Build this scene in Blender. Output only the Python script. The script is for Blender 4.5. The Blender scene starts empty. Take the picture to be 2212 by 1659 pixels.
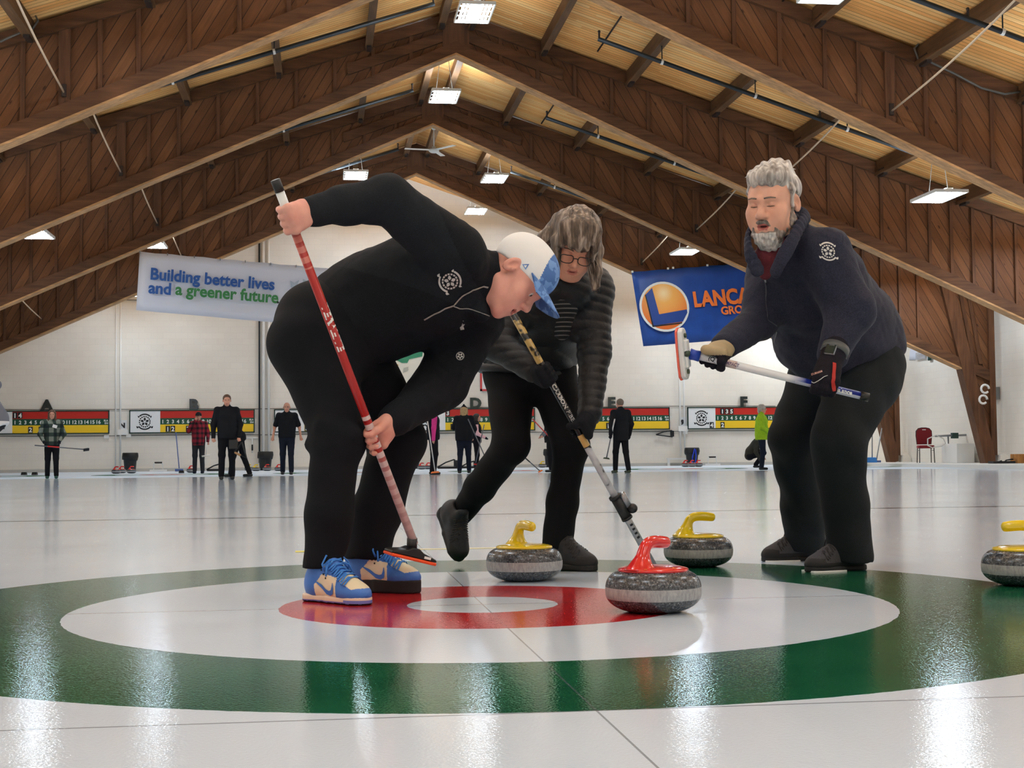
EXPO = 0.0
import bpy, bmesh, math, random
import numpy as np
from mathutils import Vector, Matrix
RND = random.Random(11)
S = bpy.context.scene
COL = S.collection
PI = math.pi
# ------------------------------------------------------------------ camera (measured from the painted rings, lines and back wall)
FPX, CAMH, PITCH, YAW, ROLL = 3096.5, 0.4531, 0.04892, 0.13135, -0.00965
TX, TY = 0.4767, 4.341          # tee of the sheet the camera stands on
fw = Vector((math.sin(YAW)*math.cos(PITCH), math.cos(YAW)*math.cos(PITCH), math.sin(PITCH)))
_r0 = Vector((math.cos(YAW), -math.sin(YAW), 0)); _u0 = _r0.cross(fw)
rt = math.cos(ROLL)*_r0 + math.sin(ROLL)*_u0
up = -math.sin(ROLL)*_r0 + math.cos(ROLL)*_u0
EYE = Vector((0, 0, CAMH))
def at(px, py, Y):
    """measurement helper: the point at depth Y that the photograph shows at this pixel"""
    d = fw*FPX + (px-1106)*rt - (py-829.5)*up
    return EYE + d*(Y/d.y)
def gnd(px, py):
    d = fw*FPX + (px-1106)*rt - (py-829.5)*up
    return EYE + d*(-CAMH/d.z)
cam = bpy.data.cameras.new('camera'); camo = bpy.data.objects.new('camera', cam); COL.objects.link(camo)
camo.matrix_world = Matrix(((rt.x, up.x, -fw.x, 0), (rt.y, up.y, -fw.y, 0), (rt.z, up.z, -fw.z, CAMH), (0, 0, 0, 1)))
cam.sensor_width = 36; cam.lens = 36*FPX/2212; cam.clip_end = 200; cam.clip_start = .05
S.camera = camo
# ------------------------------------------------------------------ objects
OFF = {}
def tag(o, label=None, cat=None, group=None, kind=None):
    if label: o['label'] = label
    if cat: o['category'] = cat
    if group: o['group'] = group
    if kind: o['kind'] = kind
    return o
def thing(name, label, cat, loc=(0, 0, 0), rz=0, group=None):
    o = bpy.data.objects.new(name, None); COL.objects.link(o)
    o.empty_display_size = .1
    o.location = loc; o.rotation_euler = (0, 0, rz); OFF[o] = Vector(loc)
    return tag(o, label, cat, group)
def copy_tree(o, parent=None):
    c = o.copy(); COL.objects.link(c); c.parent = parent
    for ch in list(o.children): copy_tree(ch, c)
    return c
class MB:
    """collects shapes and links them as one mesh object"""
    def __init__(s): s.v = []; s.f = []; s.m = []
    def add(s, vs, fs, mi=0):
        b = len(s.v); s.v += [tuple(v) for v in vs]
        s.f += [tuple(i+b for i in f) for f in fs]; s.m += [mi]*len(fs); return s
    def box(s, c, h, M=None, mi=0, taper=1):
        c = Vector(c); M = M or Matrix.Identity(3); vs = []
        for z in (-1, 1):
            t = taper if z > 0 else 1
            for x, y in ((-1, -1), (1, -1), (1, 1), (-1, 1)): vs.append(c + M @ Vector((x*h[0]*t, y*h[1]*t, z*h[2])))
        return s.add(vs, [(3, 2, 1, 0), (4, 5, 6, 7), (0, 1, 5, 4), (1, 2, 6, 5), (2, 3, 7, 6), (3, 0, 4, 7)], mi)
    def bar(s, a, b, w, h, upv=(0, 0, 1), mi=0):
        a = Vector(a); b = Vector(b); z = (b-a); L = z.length; z.normalize()
        x = Vector(upv).cross(z)
        if x.length < 1e-4: x = Vector((1, 0, 0)).cross(z)
        x.normalize(); y = z.cross(x)
        return s.box((a+b)/2, (w/2, h/2, L/2), Matrix((x, y, z)).transposed(), mi)
    def tube(s, pts, rad, n=10, mi=0, cap=True, sq=1, upv=None):
        pts = [Vector(p) for p in pts]; k = len(pts)
        if not hasattr(rad, '__len__'): rad = [rad]*k
        vs = []; fs = []; px = None
        for i, p in enumerate(pts):
            t = (pts[min(i+1, k-1)]-pts[max(i-1, 0)])
            t = t.normalized() if t.length > 1e-9 else Vector((0, 0, 1))
            if px is None:
                a = Vector(upv) if upv else (Vector((0, 0, 1)) if abs(t.z) < .9 else Vector((1, 0, 0)))
                px = a.cross(t).normalized()
            else: px = (px - t*px.dot(t)).normalized()
            py = t.cross(px)
            for j in range(n):
                q = 2*PI*j/n; vs.append(p + (px*math.cos(q) + py*math.sin(q)*sq)*rad[i])
        for i in range(k-1):
            for j in range(n):
                a = i*n+j; b = i*n+(j+1) % n; fs.append((a, b, b+n, a+n))
        if cap: fs += [tuple(range(n-1, -1, -1)), tuple(range((k-1)*n, k*n))]
        return s.add(vs, fs, mi)
    def lathe(s, prof, n=48, c=(0, 0, 0), M=None, mi=0, mis=None):
        vs = []; fs = []; c = Vector(c); M = M or Matrix.Identity(3); k = len(prof); ms = []
        for r, z in prof:
            for j in range(n):
                q = 2*PI*j/n; vs.append(c + M @ Vector((r*math.cos(q), r*math.sin(q), z)))
        for i in range(k-1):
            for j in range(n):
                a = i*n+j; b = i*n+(j+1) % n; fs.append((a, b, b+n, a+n)); ms.append(mis[i] if mis else mi)
        b0 = len(s.m); s.add(vs, fs, mi)
        s.m[b0:] = ms; return s
    def prism(s, poly, d, o=(0, 0, 0), X=(1, 0, 0), Z=(0, 0, 1), mi=0):
        """2D outline in the (X,Z) plane, thickness d along X x Z reversed"""
        o = Vector(o); X = Vector(X); Z = Vector(Z); N = Z.cross(X); n = len(poly)
        A = sum(poly[i][0]*poly[(i+1) % n][1]-poly[(i+1) % n][0]*poly[i][1] for i in range(n))
        if A < 0: poly = poly[::-1]
        vs = [o + X*p[0] + Z*p[1] - N*d/2 for p in poly] + [o + X*p[0] + Z*p[1] + N*d/2 for p in poly]
        fs = [tuple(range(n)), tuple(range(2*n-1, n-1, -1))] + [(i, i+n, (i+1) % n+n, (i+1) % n) for i in range(n)]
        return s.add(vs, fs, mi)
    def ball(s, c, r, n=10, m=7, M=None, mi=0):
        c = Vector(c); M = M or Matrix.Identity(3); r = r if hasattr(r, '__len__') else (r, r, r)
        vs = [c + M @ Vector((0, 0, -r[2]))]; fs = []
        for i in range(1, m):
            a = -PI/2 + PI*i/m
            for j in range(n):
                q = 2*PI*j/n; vs.append(c + M @ Vector((r[0]*math.cos(a)*math.cos(q), r[1]*math.cos(a)*math.sin(q), r[2]*math.sin(a))))
        vs.append(c + M @ Vector((0, 0, r[2]))); L = len(vs)-1
        for j in range(n):
            fs.append((0, 1+(j+1) % n, 1+j)); fs.append((L, L-n+j, L-n+(j+1) % n))
        for i in range(m-2):
            for j in range(n):
                a = 1+i*n+j; b = 1+i*n+(j+1) % n; fs.append((a, b, b+n, a+n))
        return s.add(vs, fs, mi)
    def build(s, name, mats, parent=None, smooth=False, local=False, bevel=0):
        me = bpy.data.meshes.new(name)
        off = Vector((0, 0, 0)) if (local or parent is None) else OFF.get(parent, Vector((0, 0, 0)))
        me.from_pydata([(v[0]-off.x, v[1]-off.y, v[2]-off.z) for v in s.v], [], s.f)
        for m in (mats if isinstance(mats, (list, tuple)) else [mats]): me.materials.append(m)
        me.polygons.foreach_set('material_index', s.m)
        if smooth: me.polygons.foreach_set('use_smooth', [True]*len(me.polygons))
        me.update()
        o = bpy.data.objects.new(name, me); COL.objects.link(o)
        if parent is not None: o.parent = parent
        OFF[o] = Vector((0, 0, 0)) if local else off
        if bevel:
            b = o.modifiers.new('bevel', 'BEVEL'); b.width = bevel; b.segments = 2; b.limit_method = 'ANGLE'
        if smooth == 2:
            try:
                md = o.modifiers.new('edges', 'EDGE_SPLIT'); md.split_angle = math.radians(40)
            except Exception: pass
        return o
def text_geo(txt, size, depth=.004, bold=0.0, align='LEFT', shear=0, spacing=1):
    cu = bpy.data.curves.new('t', 'FONT'); cu.body = txt; cu.size = size; cu.extrude = depth; cu.offset = bold
    cu.align_x = align; cu.align_y = 'BOTTOM_BASELINE'; cu.resolution_u = 3; cu.shear = shear; cu.space_character = spacing
    o = bpy.data.objects.new('t', cu); COL.objects.link(o)
    me = bpy.data.meshes.new_from_object(o.evaluated_get(bpy.context.evaluated_depsgraph_get()))
    vs = [v.co.copy() for v in me.vertices]; fs = [tuple(p.vertices) for p in me.polygons]
    bpy.data.objects.remove(o); bpy.data.curves.remove(cu); bpy.data.meshes.remove(me)
    return vs, fs
def add_text(mb, txt, o, X, Z, size, depth=.004, bold=0, align='LEFT', mi=0, shear=0, spacing=1, sx=1):
    """lettering standing in the plane spanned by X (reading direction) and Z"""
    vs, fs = text_geo(txt, size, depth, bold, align, shear, spacing)
    o = Vector(o); X = Vector(X).normalized(); Z = Vector(Z).normalized(); N = X.cross(Z)
    mb.add([o + X*v.x*sx + Z*v.y + N*v.z for v in vs], fs, mi); return mb
# ------------------------------------------------------------------ materials
def lin(r, g, b):
    f = lambda c: (c/255/12.92) if c/255 <= .04045 else ((c/255+.055)/1.055)**2.4
    return (f(r), f(g), f(b), 1)
class NT:
    def __init__(s, name):
        s.mat = bpy.data.materials.new(name); s.mat.use_nodes = True
        s.t = s.mat.node_tree; s.t.nodes.clear()
        s.out = s.t.nodes.new('ShaderNodeOutputMaterial'); s.b = s.n('ShaderNodeBsdfPrincipled')
        s.l(s.b.outputs[0], s.out.inputs[0])
    def n(s, k, **kw):
        n = s.t.nodes.new(k)
        for a, v in kw.items(): setattr(n, a, v)
        return n
    def l(s, a, b): s.t.links.new(a, b)
    def put(s, i, v):
        if isinstance(v, (int, float)): i.default_value = v
        elif isinstance(v, (tuple, list)): i.default_value = v
        else: s.l(v, i)
    def m(s, op, a, b=0, c=None):
        n = s.n('ShaderNodeMath', operation=op); s.put(n.inputs[0], a); s.put(n.inputs[1], b)
        if c is not None: s.put(n.inputs[2], c)
        return n.outputs[0]
    def mix(s, f, a, b):
        n = s.n('ShaderNodeMix', data_type='RGBA'); s.put(n.inputs[0], f); s.put(n.inputs[6], a); s.put(n.inputs[7], b); return n.outputs[2]
    def mul(s, a, b, f=1):
        n = s.n('ShaderNodeMix', data_type='RGBA', blend_type='MULTIPLY'); s.put(n.inputs[0], f); s.put(n.inputs[6], a); s.put(n.inputs[7], b); return n.outputs[2]
    def obj(s): return s.n('ShaderNodeTexCoord').outputs['Object']
    def pos(s): return s.n('ShaderNodeNewGeometry').outputs['Position']
    def sep(s, v):
        n = s.n('ShaderNodeSeparateXYZ'); s.l(v, n.inputs[0]); return n.outputs
    def com(s, x, y, z):
        n = s.n('ShaderNodeCombineXYZ'); s.put(n.inputs[0], x); s.put(n.inputs[1], y); s.put(n.inputs[2], z); return n.outputs[0]
    def map(s, v, sc=(1, 1, 1), rot=(0, 0, 0)):
        n = s.n('ShaderNodeMapping'); s.l(v, n.inputs[0]); n.inputs['Scale'].default_value = sc; n.inputs['Rotation'].default_value = rot; return n.outputs[0]
    def noise(s, v, scale=5, detail=3, rough=.5, col=False):
        n = s.n('ShaderNodeTexNoise'); s.l(v, n.inputs['Vector']); n.inputs['Scale'].default_value = scale
        n.inputs['Detail'].default_value = detail; n.inputs['Roughness'].default_value = rough; return n.outputs[1 if col else 0]
    def voro(s, v, scale=5, out=0, feature='F1'):
        n = s.n('ShaderNodeTexVoronoi', feature=feature); s.l(v, n.inputs['Vector']); n.inputs['Scale'].default_value = scale; return n.outputs[out]
    def white(s, w):
        n = s.n('ShaderNodeTexWhiteNoise', noise_dimensions='1D'); s.put(n.inputs['W'], w); return n.outputs[0]
    def ramp(s, f, stops, interp='LINEAR'):
        n = s.n('ShaderNodeValToRGB'); s.l(f, n.inputs[0]); e = n.color_ramp.elements; n.color_ramp.interpolation = interp
        while len(e) < len(stops): e.new(.5)
        for i, (p, c) in enumerate(stops): e[i].position = p; e[i].color = c
        return n.outputs[0]
    def bump(s, h, strength=.3, dist=.01):
        n = s.n('ShaderNodeBump'); n.inputs['Strength'].default_value = strength; n.inputs['Distance'].default_value = dist
        s.l(h, n.inputs['Height']); s.l(n.outputs[0], s.b.inputs['Normal'])
    def set(s, col=None, rough=None, metal=None, spec=None, coat=None, sheen=None):
        i = s.b.inputs
        if col is not None: s.put(i['Base Color'], col)
        if rough is not None: s.put(i['Roughness'], rough)
        if metal is not None: i['Metallic'].default_value = metal
        if spec is not None: s.put(i['Specular IOR Level'], spec)
        if coat is not None: i['Coat Weight'].default_value = coat; i['Coat Roughness'].default_value = .08
        if sheen is not None: i['Sheen Weight'].default_value = sheen; i['Sheen Roughness'].default_value = .5
        return s.mat
def plain(name, c, rough=.5, metal=0, spec=.5, var=0, vs=8, bump=0, bs=40, coat=None, sheen=None):
    t = NT(name); col = lin(*c)
    if var:
        f = t.noise(t.obj(), vs, 4); lo = tuple(x*(1-var) for x in col[:3])+(1,); hi = tuple(min(1, x*(1+var)) for x in col[:3])+(1,)
        col = t.ramp(f, [(.3, lo), (.7, hi)])
    if bump: t.bump(t.noise(t.obj(), bs, 3), bump, .005)
    return t.set(col, rough, metal, spec, coat, sheen)
M = {}
# ------------------------------------------------------------------ materials of the hall
def wood_panel():
    t = NT('diagonal_boarding'); o = t.obj(); x, y, z = t.sep(o); ax = t.m('ABSOLUTE', x)
    u = t.m('ADD', t.m('MULTIPLY', ax, .86), t.m('MULTIPLY', z, .51)); w = t.m('SUBTRACT', t.m('MULTIPLY', z, .86), t.m('MULTIPLY', ax, .51))
    k = t.m('DIVIDE', u, .185); fl = t.m('FLOOR', k); fr = t.m('SUBTRACT', k, fl)
    rnd = t.white(t.m('ADD', fl, t.m('MULTIPLY', t.m('SIGN', x), 37.3)))
    base = t.ramp(rnd, [(0, lin(108, 70, 43)), (.5, lin(118, 78, 49)), (1, lin(134, 91, 58))])
    g = t.noise(t.com(t.m('MULTIPLY', u, 26), t.m('MULTIPLY', w, 1.6), fl), 1, 4, .65)
    base = t.mul(base, t.ramp(g, [(.3, (.74, .72, .70, 1)), (.7, (1.1, 1.08, 1.05, 1))]))
    kn = t.voro(t.com(t.m('MULTIPLY', u, 5), t.m('MULTIPLY', w, 2.2), 0), 1)
    base = t.mul(base, t.ramp(kn, [(.06, (.35, .3, .28, 1)), (.13, (1, 1, 1, 1))]))
    big = t.noise(o, .9, 3); base = t.mul(base, t.ramp(big, [(.3, (.8, .78, .76, 1)), (.7, (1.08, 1.08, 1.08, 1))]))
    gap = t.m('LESS_THAN', fr, .05); base = t.mix(gap, base, lin(30, 18, 12))
    t.bump(t.m('SUBTRACT', 1, gap), .3, .01)
    return t.set(base, .62, spec=.3)
M['panel'] = wood_panel()
def beam_wood(name, c, ax='x'):
    t = NT(name); o = t.obj()
    sc = {'x': (1.2, 18, 14), 'z': (14, 18, 1.2), 'y': (14, 1.0, 14)}[ax]
    g = t.noise(t.map(o, sc), 1, 4, .6); big = t.noise(o, 1.4, 2)
    col = lin(*c); lo = tuple(v*.6 for v in col[:3])+(1,); hi = tuple(v*1.3 for v in col[:3])+(1,)
    b = t.mul(t.ramp(g, [(.3, lo), (.72, hi)]), t.ramp(big, [(.35, (.82, .82, .82, 1)), (.65, (1.1, 1.1, 1.1, 1))]))
    return t.set(b, .6, spec=.3)
M['chord'] = beam_wood('stained_beam', (100, 66, 43)); M['post'] = beam_wood('stained_post', (102, 67, 44), 'z')
M['bounce_lit'] = beam_wood('bounce_lit_wood', (190, 146, 100)); M['fresh'] = beam_wood('fresh_timber', (176, 120, 62), 'z'); M['purlin'] = beam_wood('purlin_timber', (104, 74, 48), 'y')  # frame underside tone made paler to stand for ice bounce light
def deck():
    t = NT('deck_boards'); o = t.obj(); x, y, z = t.sep(o)
    k = t.m('DIVIDE', y, .135); fl = t.m('FLOOR', k); fr = t.m('SUBTRACT', k, fl)
    seg = t.m('FLOOR', t.m('DIVIDE', t.m('ADD', x, t.m('MULTIPLY', t.white(fl), 3.7)), 3.7))
    rnd = t.white(t.m('ADD', fl, t.m('MULTIPLY', seg, 17.7)))
    base = t.ramp(rnd, [(0, lin(242, 174, 102)), (.5, lin(252, 192, 120)), (1, lin(255, 210, 144))])
    g = t.noise(t.com(t.m('MULTIPLY', x, 1.3), t.m('MULTIPLY', y, 30), fl), 1, 4, .6)
    base = t.mul(base, t.ramp(g, [(.3, (.8, .76, .7, 1)), (.68, (1.15, 1.13, 1.1, 1))]))
    big = t.noise(o, .7, 3); base = t.mul(base, t.ramp(big, [(.3, (.9, .87, .83, 1)), (.65, (1.08, 1.08, 1.08, 1))]))
    gap = t.m('LESS_THAN', fr, .1); base = t.mix(gap, base, lin(140, 98, 56))
    return t.set(base, .6, spec=.3)
M['deck'] = deck()
def block(name, c):
    t = NT(name); o = t.pos(); x, y, z = t.sep(o); h = t.m('ADD', x, y)
    b = t.n('ShaderNodeTexBrick'); t.l(t.com(h, z, 0), b.inputs['Vector'])
    b.inputs['Scale'].default_value = 1; b.inputs['Brick Width'].default_value = .4; b.inputs['Row Height'].default_value = .2
    b.inputs['Mortar Size'].default_value = .006; b.inputs['Mortar Smooth'].default_value = .3
    col = lin(*c); mo = tuple(v*.92 for v in col[:3])+(1,)
    b.inputs['Color1'].default_value = col; b.inputs['Color2'].default_value = tuple(v*.97 for v in col[:3])+(1,); b.inputs['Mortar'].default_value = mo
    d = t.noise(o, .35, 4); cc = t.mul(b.outputs[0], t.ramp(d, [(.3, (.93, .92, .9, 1)), (.7, (1.02, 1.02, 1.02, 1))]))
    t.bump(b.outputs[1], -.25, .004)
    return t.set(cc, .55, spec=.35)
M['block'] = block('painted_block', (242, 235, 224))
def ice():
    t = NT('ice'); p = t.pos(); X, Y, Z = t.sep(p)
    xm = t.m('SUBTRACT', t.m('MODULO', t.m('ADD', X, 47.2+2.36-TX), 4.72), 2.36)
    def rr(ty):
        dy = t.m('SUBTRACT', Y, ty); return t.m('SQRT', t.m('ADD', t.m('MULTIPLY', xm, xm), t.m('MULTIPLY', dy, dy)))
    r = t.m('MINIMUM', rr(TY), rr(TY+34.75))
    wob = t.m('MULTIPLY', t.m('SUBTRACT', t.noise(p, 26, 2), .5), .008); r = t.m('ADD', r, wob)
    cl = t.noise(p, .6, 4); white = t.ramp(cl, [(.3, lin(209, 222, 235)), (.7, lin(222, 235, 247))])
    gn = t.noise(p, 3, 4); green = t.ramp(gn, [(.3, lin(20, 82, 54)), (.7, lin(30, 98, 66))])
    red = t.ramp(gn, [(.3, lin(186, 26, 34)), (.7, lin(200, 40, 46))])
    lt = lambda v, a: t.m('LESS_THAN', v, a)
    c = t.mix(lt(r, 1.829), white, green); c = t.mix(lt(r, 1.219), c, white); c = t.mix(lt(r, .6096), c, red); c = t.mix(lt(r, .228), c, white)
    def line(v, w, col, f=1):
        return t.mix(t.m('MULTIPLY', lt(t.m('ABSOLUTE', v), w), f), c, col)
    dk = lin(96, 98, 104)
    c = line(t.m('SUBTRACT', Y, TY), .0045, dk, .75); c = line(t.m('SUBTRACT', Y, TY-1.829), .0042, dk, .7); c = line(xm, .0022, dk, .65)
    c = line(t.m('SUBTRACT', Y, TY+6.5), .07, lin(52, 56, 66), .9); c = line(t.m('SUBTRACT', Y, TY+28.3), .05, lin(70, 75, 85), .6)
    # long faint scrapes left along the sheet by the ice machine
    sc = t.noise(t.com(t.m('MULTIPLY', X, 7), t.m('MULTIPLY', Y, .25), 0), 1, 3); c = t.mul(c, t.ramp(sc, [(.3, (.965, .965, .97, 1)), (.7, (1, 1, 1, 1))]))
    far = t.m('SMOOTH_MIN', t.m('MAXIMUM', t.m('DIVIDE', t.m('SUBTRACT', Y, 33.3), .8), 0), 1, .1)
    rough = t.m('ADD', t.m('MULTIPLY', far, .5), .085)
    v = t.voro(p, 150); nz = t.noise(p, 190, 2)
    h = t.m('ADD', t.m('MULTIPLY', v, -.7), t.m('MULTIPLY', nz, .9))
    low = t.noise(t.com(t.m('MULTIPLY', X, 2.2), t.m('MULTIPLY', Y, .9), 0), 1, 3)
    h = t.m('ADD', h, t.m('MULTIPLY', low, .8))
    t.bump(h, .13, .0016)
    t.b.inputs['IOR'].default_value = 1.31
    return t.set(c, rough, spec=t.m('SUBTRACT', .5, t.m('MULTIPLY', far, .38)))
M['ice'] = ice()
def granite():
    t = NT('granite'); o = t.obj(); x, y, z = t.sep(o)
    n1 = t.noise(o, 160, 3, .7); n2 = t.voro(o, 260)
    base = t.ramp(n1, [(.34, lin(30, 32, 36)), (.48, lin(70, 73, 78)), (.62, lin(98, 101, 106)), (.72, lin(184, 188, 192))])
    base = t.mul(base, t.ramp(n2, [(.1, (1.6, 1.6, 1.6, 1)), (.35, (.85, .85, .85, 1))]))
    bn = t.noise(t.com(t.m('MULTIPLY', t.m('ARCTAN2', y, x), 9), t.m('MULTIPLY', z, 20), 0), 2, 4, .7)
    band = t.ramp(bn, [(.3, lin(128, 129, 131)), (.7, lin(176, 177, 178))])
    f = t.m('LESS_THAN', t.m('ABSOLUTE', t.m('SUBTRACT', z, .0555)), .0165)
    c = t.mix(f, base, band)
    return t.set(c, t.m('ADD', t.m('MULTIPLY', f, .36), .24), spec=.5)
M['granite'] = granite()
M['yellow'] = plain('yellow_plastic', (226, 196, 22), .22, coat=.5); M['red'] = plain('red_plastic', (204, 26, 30), .2, coat=.5)
M['gold'] = plain('gold_print', (232, 150, 40), .4)
M['black'] = plain('black_plastic', (18, 18, 20), .45); M['rubber'] = plain('black_rubber', (22, 20, 22), .7, bump=.2)
M['white'] = plain('white_paint', (236, 234, 230), .45); M['steel'] = plain('grey_metal', (150, 152, 156), .35, .8)
M['darkm'] = plain('dark_pipe', (38, 42, 46), .5, .2); M['wire'] = plain('wire', (96, 92, 86), .5)
M['rod'] = plain('tie_rod', (206, 178, 148), .5); M['bracket'] = plain('iron_bracket', (46, 32, 26), .6)
M['white2'] = plain('white_enamel', (240, 240, 236), .3)
def emis(name, c, s):
    t = NT(name); e = t.n('ShaderNodeEmission'); e.inputs[0].default_value = c; e.inputs[1].default_value = s
    t.l(e.outputs[0], t.out.inputs[0]); return t.mat
TUBE = 74
M['tube'] = emis('lit_tube', (.80, .96, 1.11, 1), TUBE); M['tube'].cycles.emission_sampling = 'FRONT'
M['board_red'] = plain('board_red', (190, 34, 22), .5); M['board_green'] = plain('board_green', (18, 74, 52), .5); M['board_yellow'] = plain('board_yellow', (244, 202, 34), .5)
M['board_white'] = plain('board_white', (235, 236, 236), .45); M['frame_green'] = plain('frame_green', (22, 52, 42), .5)
M['ink'] = plain('ink', (24, 24, 26), .6); M['print_white'] = plain('white_print', (238, 238, 232), .6)
# ------------------------------------------------------------------ the hall
RX, RZ, SL, YB = 2.82, 9.85, 1/3, 48.66
WR, WL, YF = 18.2, -12.56, -9.0
roof = lambda d: RZ - SL*abs(d)
low = lambda d: 8.95 - .4466*abs(d)
def struct(o): o['kind'] = 'structure'; return o
b = MB(); b.add([(WL-3, YF-1, 0), (WR+3, YF-1, 0), (WR+3, YB+1, 0), (WL-3, YB+1, 0)], [(0, 1, 2, 3)]); struct(b.build('floor', M['ice']))
b = MB()
for s in (-1, 1):
    xe = 15.9*s
    a = [(RX, YF, RZ+.06), (RX+xe, YF, roof(xe)+.06), (RX+xe, YB+.3, roof(xe)+.06), (RX, YB+.3, RZ+.06)]
    b.add(a + [(x, y, z+.12) for x, y, z in a], [(0, 1, 2, 3), (7, 6, 5, 4), (0, 4, 5, 1), (1, 5, 6, 2), (2, 6, 7, 3)])
struct(b.build('ceiling', M['deck']))
gab = [(WL-.2, 0), (WR+.2, 0), (WR+.2, roof(15.58)+.08), (RX, RZ+.08), (WL-.2, roof(15.58)+.08)]
b = MB(); b.prism(gab, .2, (0, YB+.1, 0)); struct(b.build('wall_back', M['block']))
b = MB(); b.prism(gab, .2, (0, YF-.1, 0)); struct(b.build('wall_front', M['block']))
for s, x, nm in ((-1, WL, 'wall_left'), (1, WR, 'wall_right')):
    b = MB(); b.box((x+.1*s, (YF+YB)/2, 2.5), (.1, (YB-YF)/2, 2.5+.12)); struct(b.build(nm, M['block']))
b = MB(); b.box(((WL+WR)/2, YB-.03, .05), ((WR-WL)/2, .03, .05)); struct(b.build('baseboard_back', plain('grey_base', (196, 192, 184), .6)))
b = MB(); b.box((16.95, (24+YB)/2, .045), (1.25, (YB-24)/2, .045)); struct(b.build('trim_1', plain('walkway', (226, 224, 218), .6)))   # raised walkway along the right wall
# timber frames
def frame(Y, ords):
    t = thing('timber_frame', 'brown boarded timber frame, ' + ords, 'roof frame', (RX, Y, 0), 0, 'timber frames carrying the roof')
    for s in (-1, 1):
        P = lambda pts: [(s*d, z) for d, z in pts]
        b = MB(); b.prism(P([(0, RZ), (15.04, roof(15.04)), (15.04, .35), (14.72, .35), (14.13, 2.64), (0, 8.95)]), .1, (0, 0, 0)); b.build('web_panel', M['panel'], t, local=True)
        b = MB(); b.prism(P([(0, RZ), (15.04, roof(15.04)), (15.04, roof(15.04)-.24), (0, RZ-.24)]), .3); b.build('top_chord', M['chord'], t, local=True)
        b = MB(); b.prism(P([(0, low(0)+.25), (14.13, 2.89), (14.13, 2.64), (0, low(0))]), .32); b.build('bottom_chord', M['chord'], t, local=True)
        b = MB(); b.prism(P([(0, low(0)), (14.13, 2.64), (14.13, 2.6), (0, low(0)-.04)]), .34); b.build('bounce_lit_strip', M['bounce_lit'], t, local=True)  # pale strip under the chord; light bouncing off the ice painted into its tone
        b = MB(); b.prism(P([(13.46, 5.36), (13.86, 5.22), (14.98, .3), (14.98, .12), (14.72, .05), (14.1, 2.64)]), .36); b.build('leg', M['post'], t, local=True)
        b = MB(); b.prism(P([(14.9, roof(14.9)-.2), (15.06, roof(15.06)-.2), (15.06, .3), (14.9, .3)]), .3); b.build('outer_post', M['post'], t, local=True)
        b = MB(); b.prism(P([(14.25, 2.86), (15.0, 2.55), (15.0, 2.25), (14.3, 2.55)]), .28); b.build('knee_board', M['chord'], t, local=True)
        for d0, d1 in ((14.35, 14.68), (14.1, 14.5)):
            b = MB(); b.prism(P([(d0-.05, roof(d0)-.2), (d0+.05, roof(d0)-.2), (d1+.05, 2.75), (d1-.05, 2.75)]), .2); b.build('stiffener', M['post'], t, local=True)
        ds = []; d = .95
        while d < 13.3:
            ds.append(d); d += .8 if d < 5 else (.6 if d < 9.5 else .5)
        for d in ds:
            if abs(d-6.9) < .22: continue
            w = .036
            b = MB(); b.prism(P([(d-w, roof(d)-.2), (d+w, roof(d)-.2), (d+w, low(d)+.2), (d-w, low(d)+.2)]), .21); b.build('stiffener', M['post'], t, local=True)
        d = 6.9; b = MB(); b.prism(P([(d-.09, roof(d)-.2), (d+.09, roof(d)-.2), (d+.09, low(d)+.2), (d-.09, low(d)+.2)]), .26); b.build('brace_plate', M['post'], t, local=True)
        b = MB(); b.box((s*d, -.15, low(d)+.45), (.035, .03, .1)); b.build('bracket', M['bracket'], t, local=True)
        b = MB(); b.prism(P([(.0, RZ-.1), (.28, RZ-.2), (.28, low(.28)+.1), (0, low(0)+.03)]), .28); b.build('ridge_post', M['post'], t, local=True)
        b = MB(); b.prism(P([(.25, 9.42), (2.3, 8.66), (2.28, 8.43), (.25, 9.2)]), .24); b.build('splice_board', M['chord'], t, local=True)
    return t
FRY = [43.0, 36.5, 30.0, 23.5, 17.0]
FRO = ['nearest the far wall', 'second from the far wall', 'third from the far wall', 'fourth from the far wall, its right half behind the bearded man', 'overhead, nearest the camera']
FRO[3] = 'fourth from the far wall, largest in the picture'
f0 = frame(FRY[0], FRO[0])
for Y, od in zip(FRY[1:], FRO[1:]):
    c = copy_tree(f0); c.location.y = Y; c['label'] = 'brown boarded timber frame, ' + od
# one pale board patched into the right half of the far frame
b = MB(); b.box((0, 0, 0), (.1, .02, .72)); o = b.build('patch_board', M['fresh'])
p = at(1992, 680, 42.82); o.location = p
tag(o, 'pale unstained board fixed upright on the farthest timber frame at right', 'board')
# footings
for i, (Y, w) in enumerate(((43.0, 'farthest'), (36.5, 'second farthest'))):
    b = MB(); b.prism([(15.07, 0), (15.36, 0), (15.36, .22), (15.25, .34), (15.1, .3)], .5, (RX, Y, 0)); tag(b.build('footing', M['block']), 'pale concrete footing under the right leg of the %s timber frame' % w, 'footing', 'concrete footings')
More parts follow.
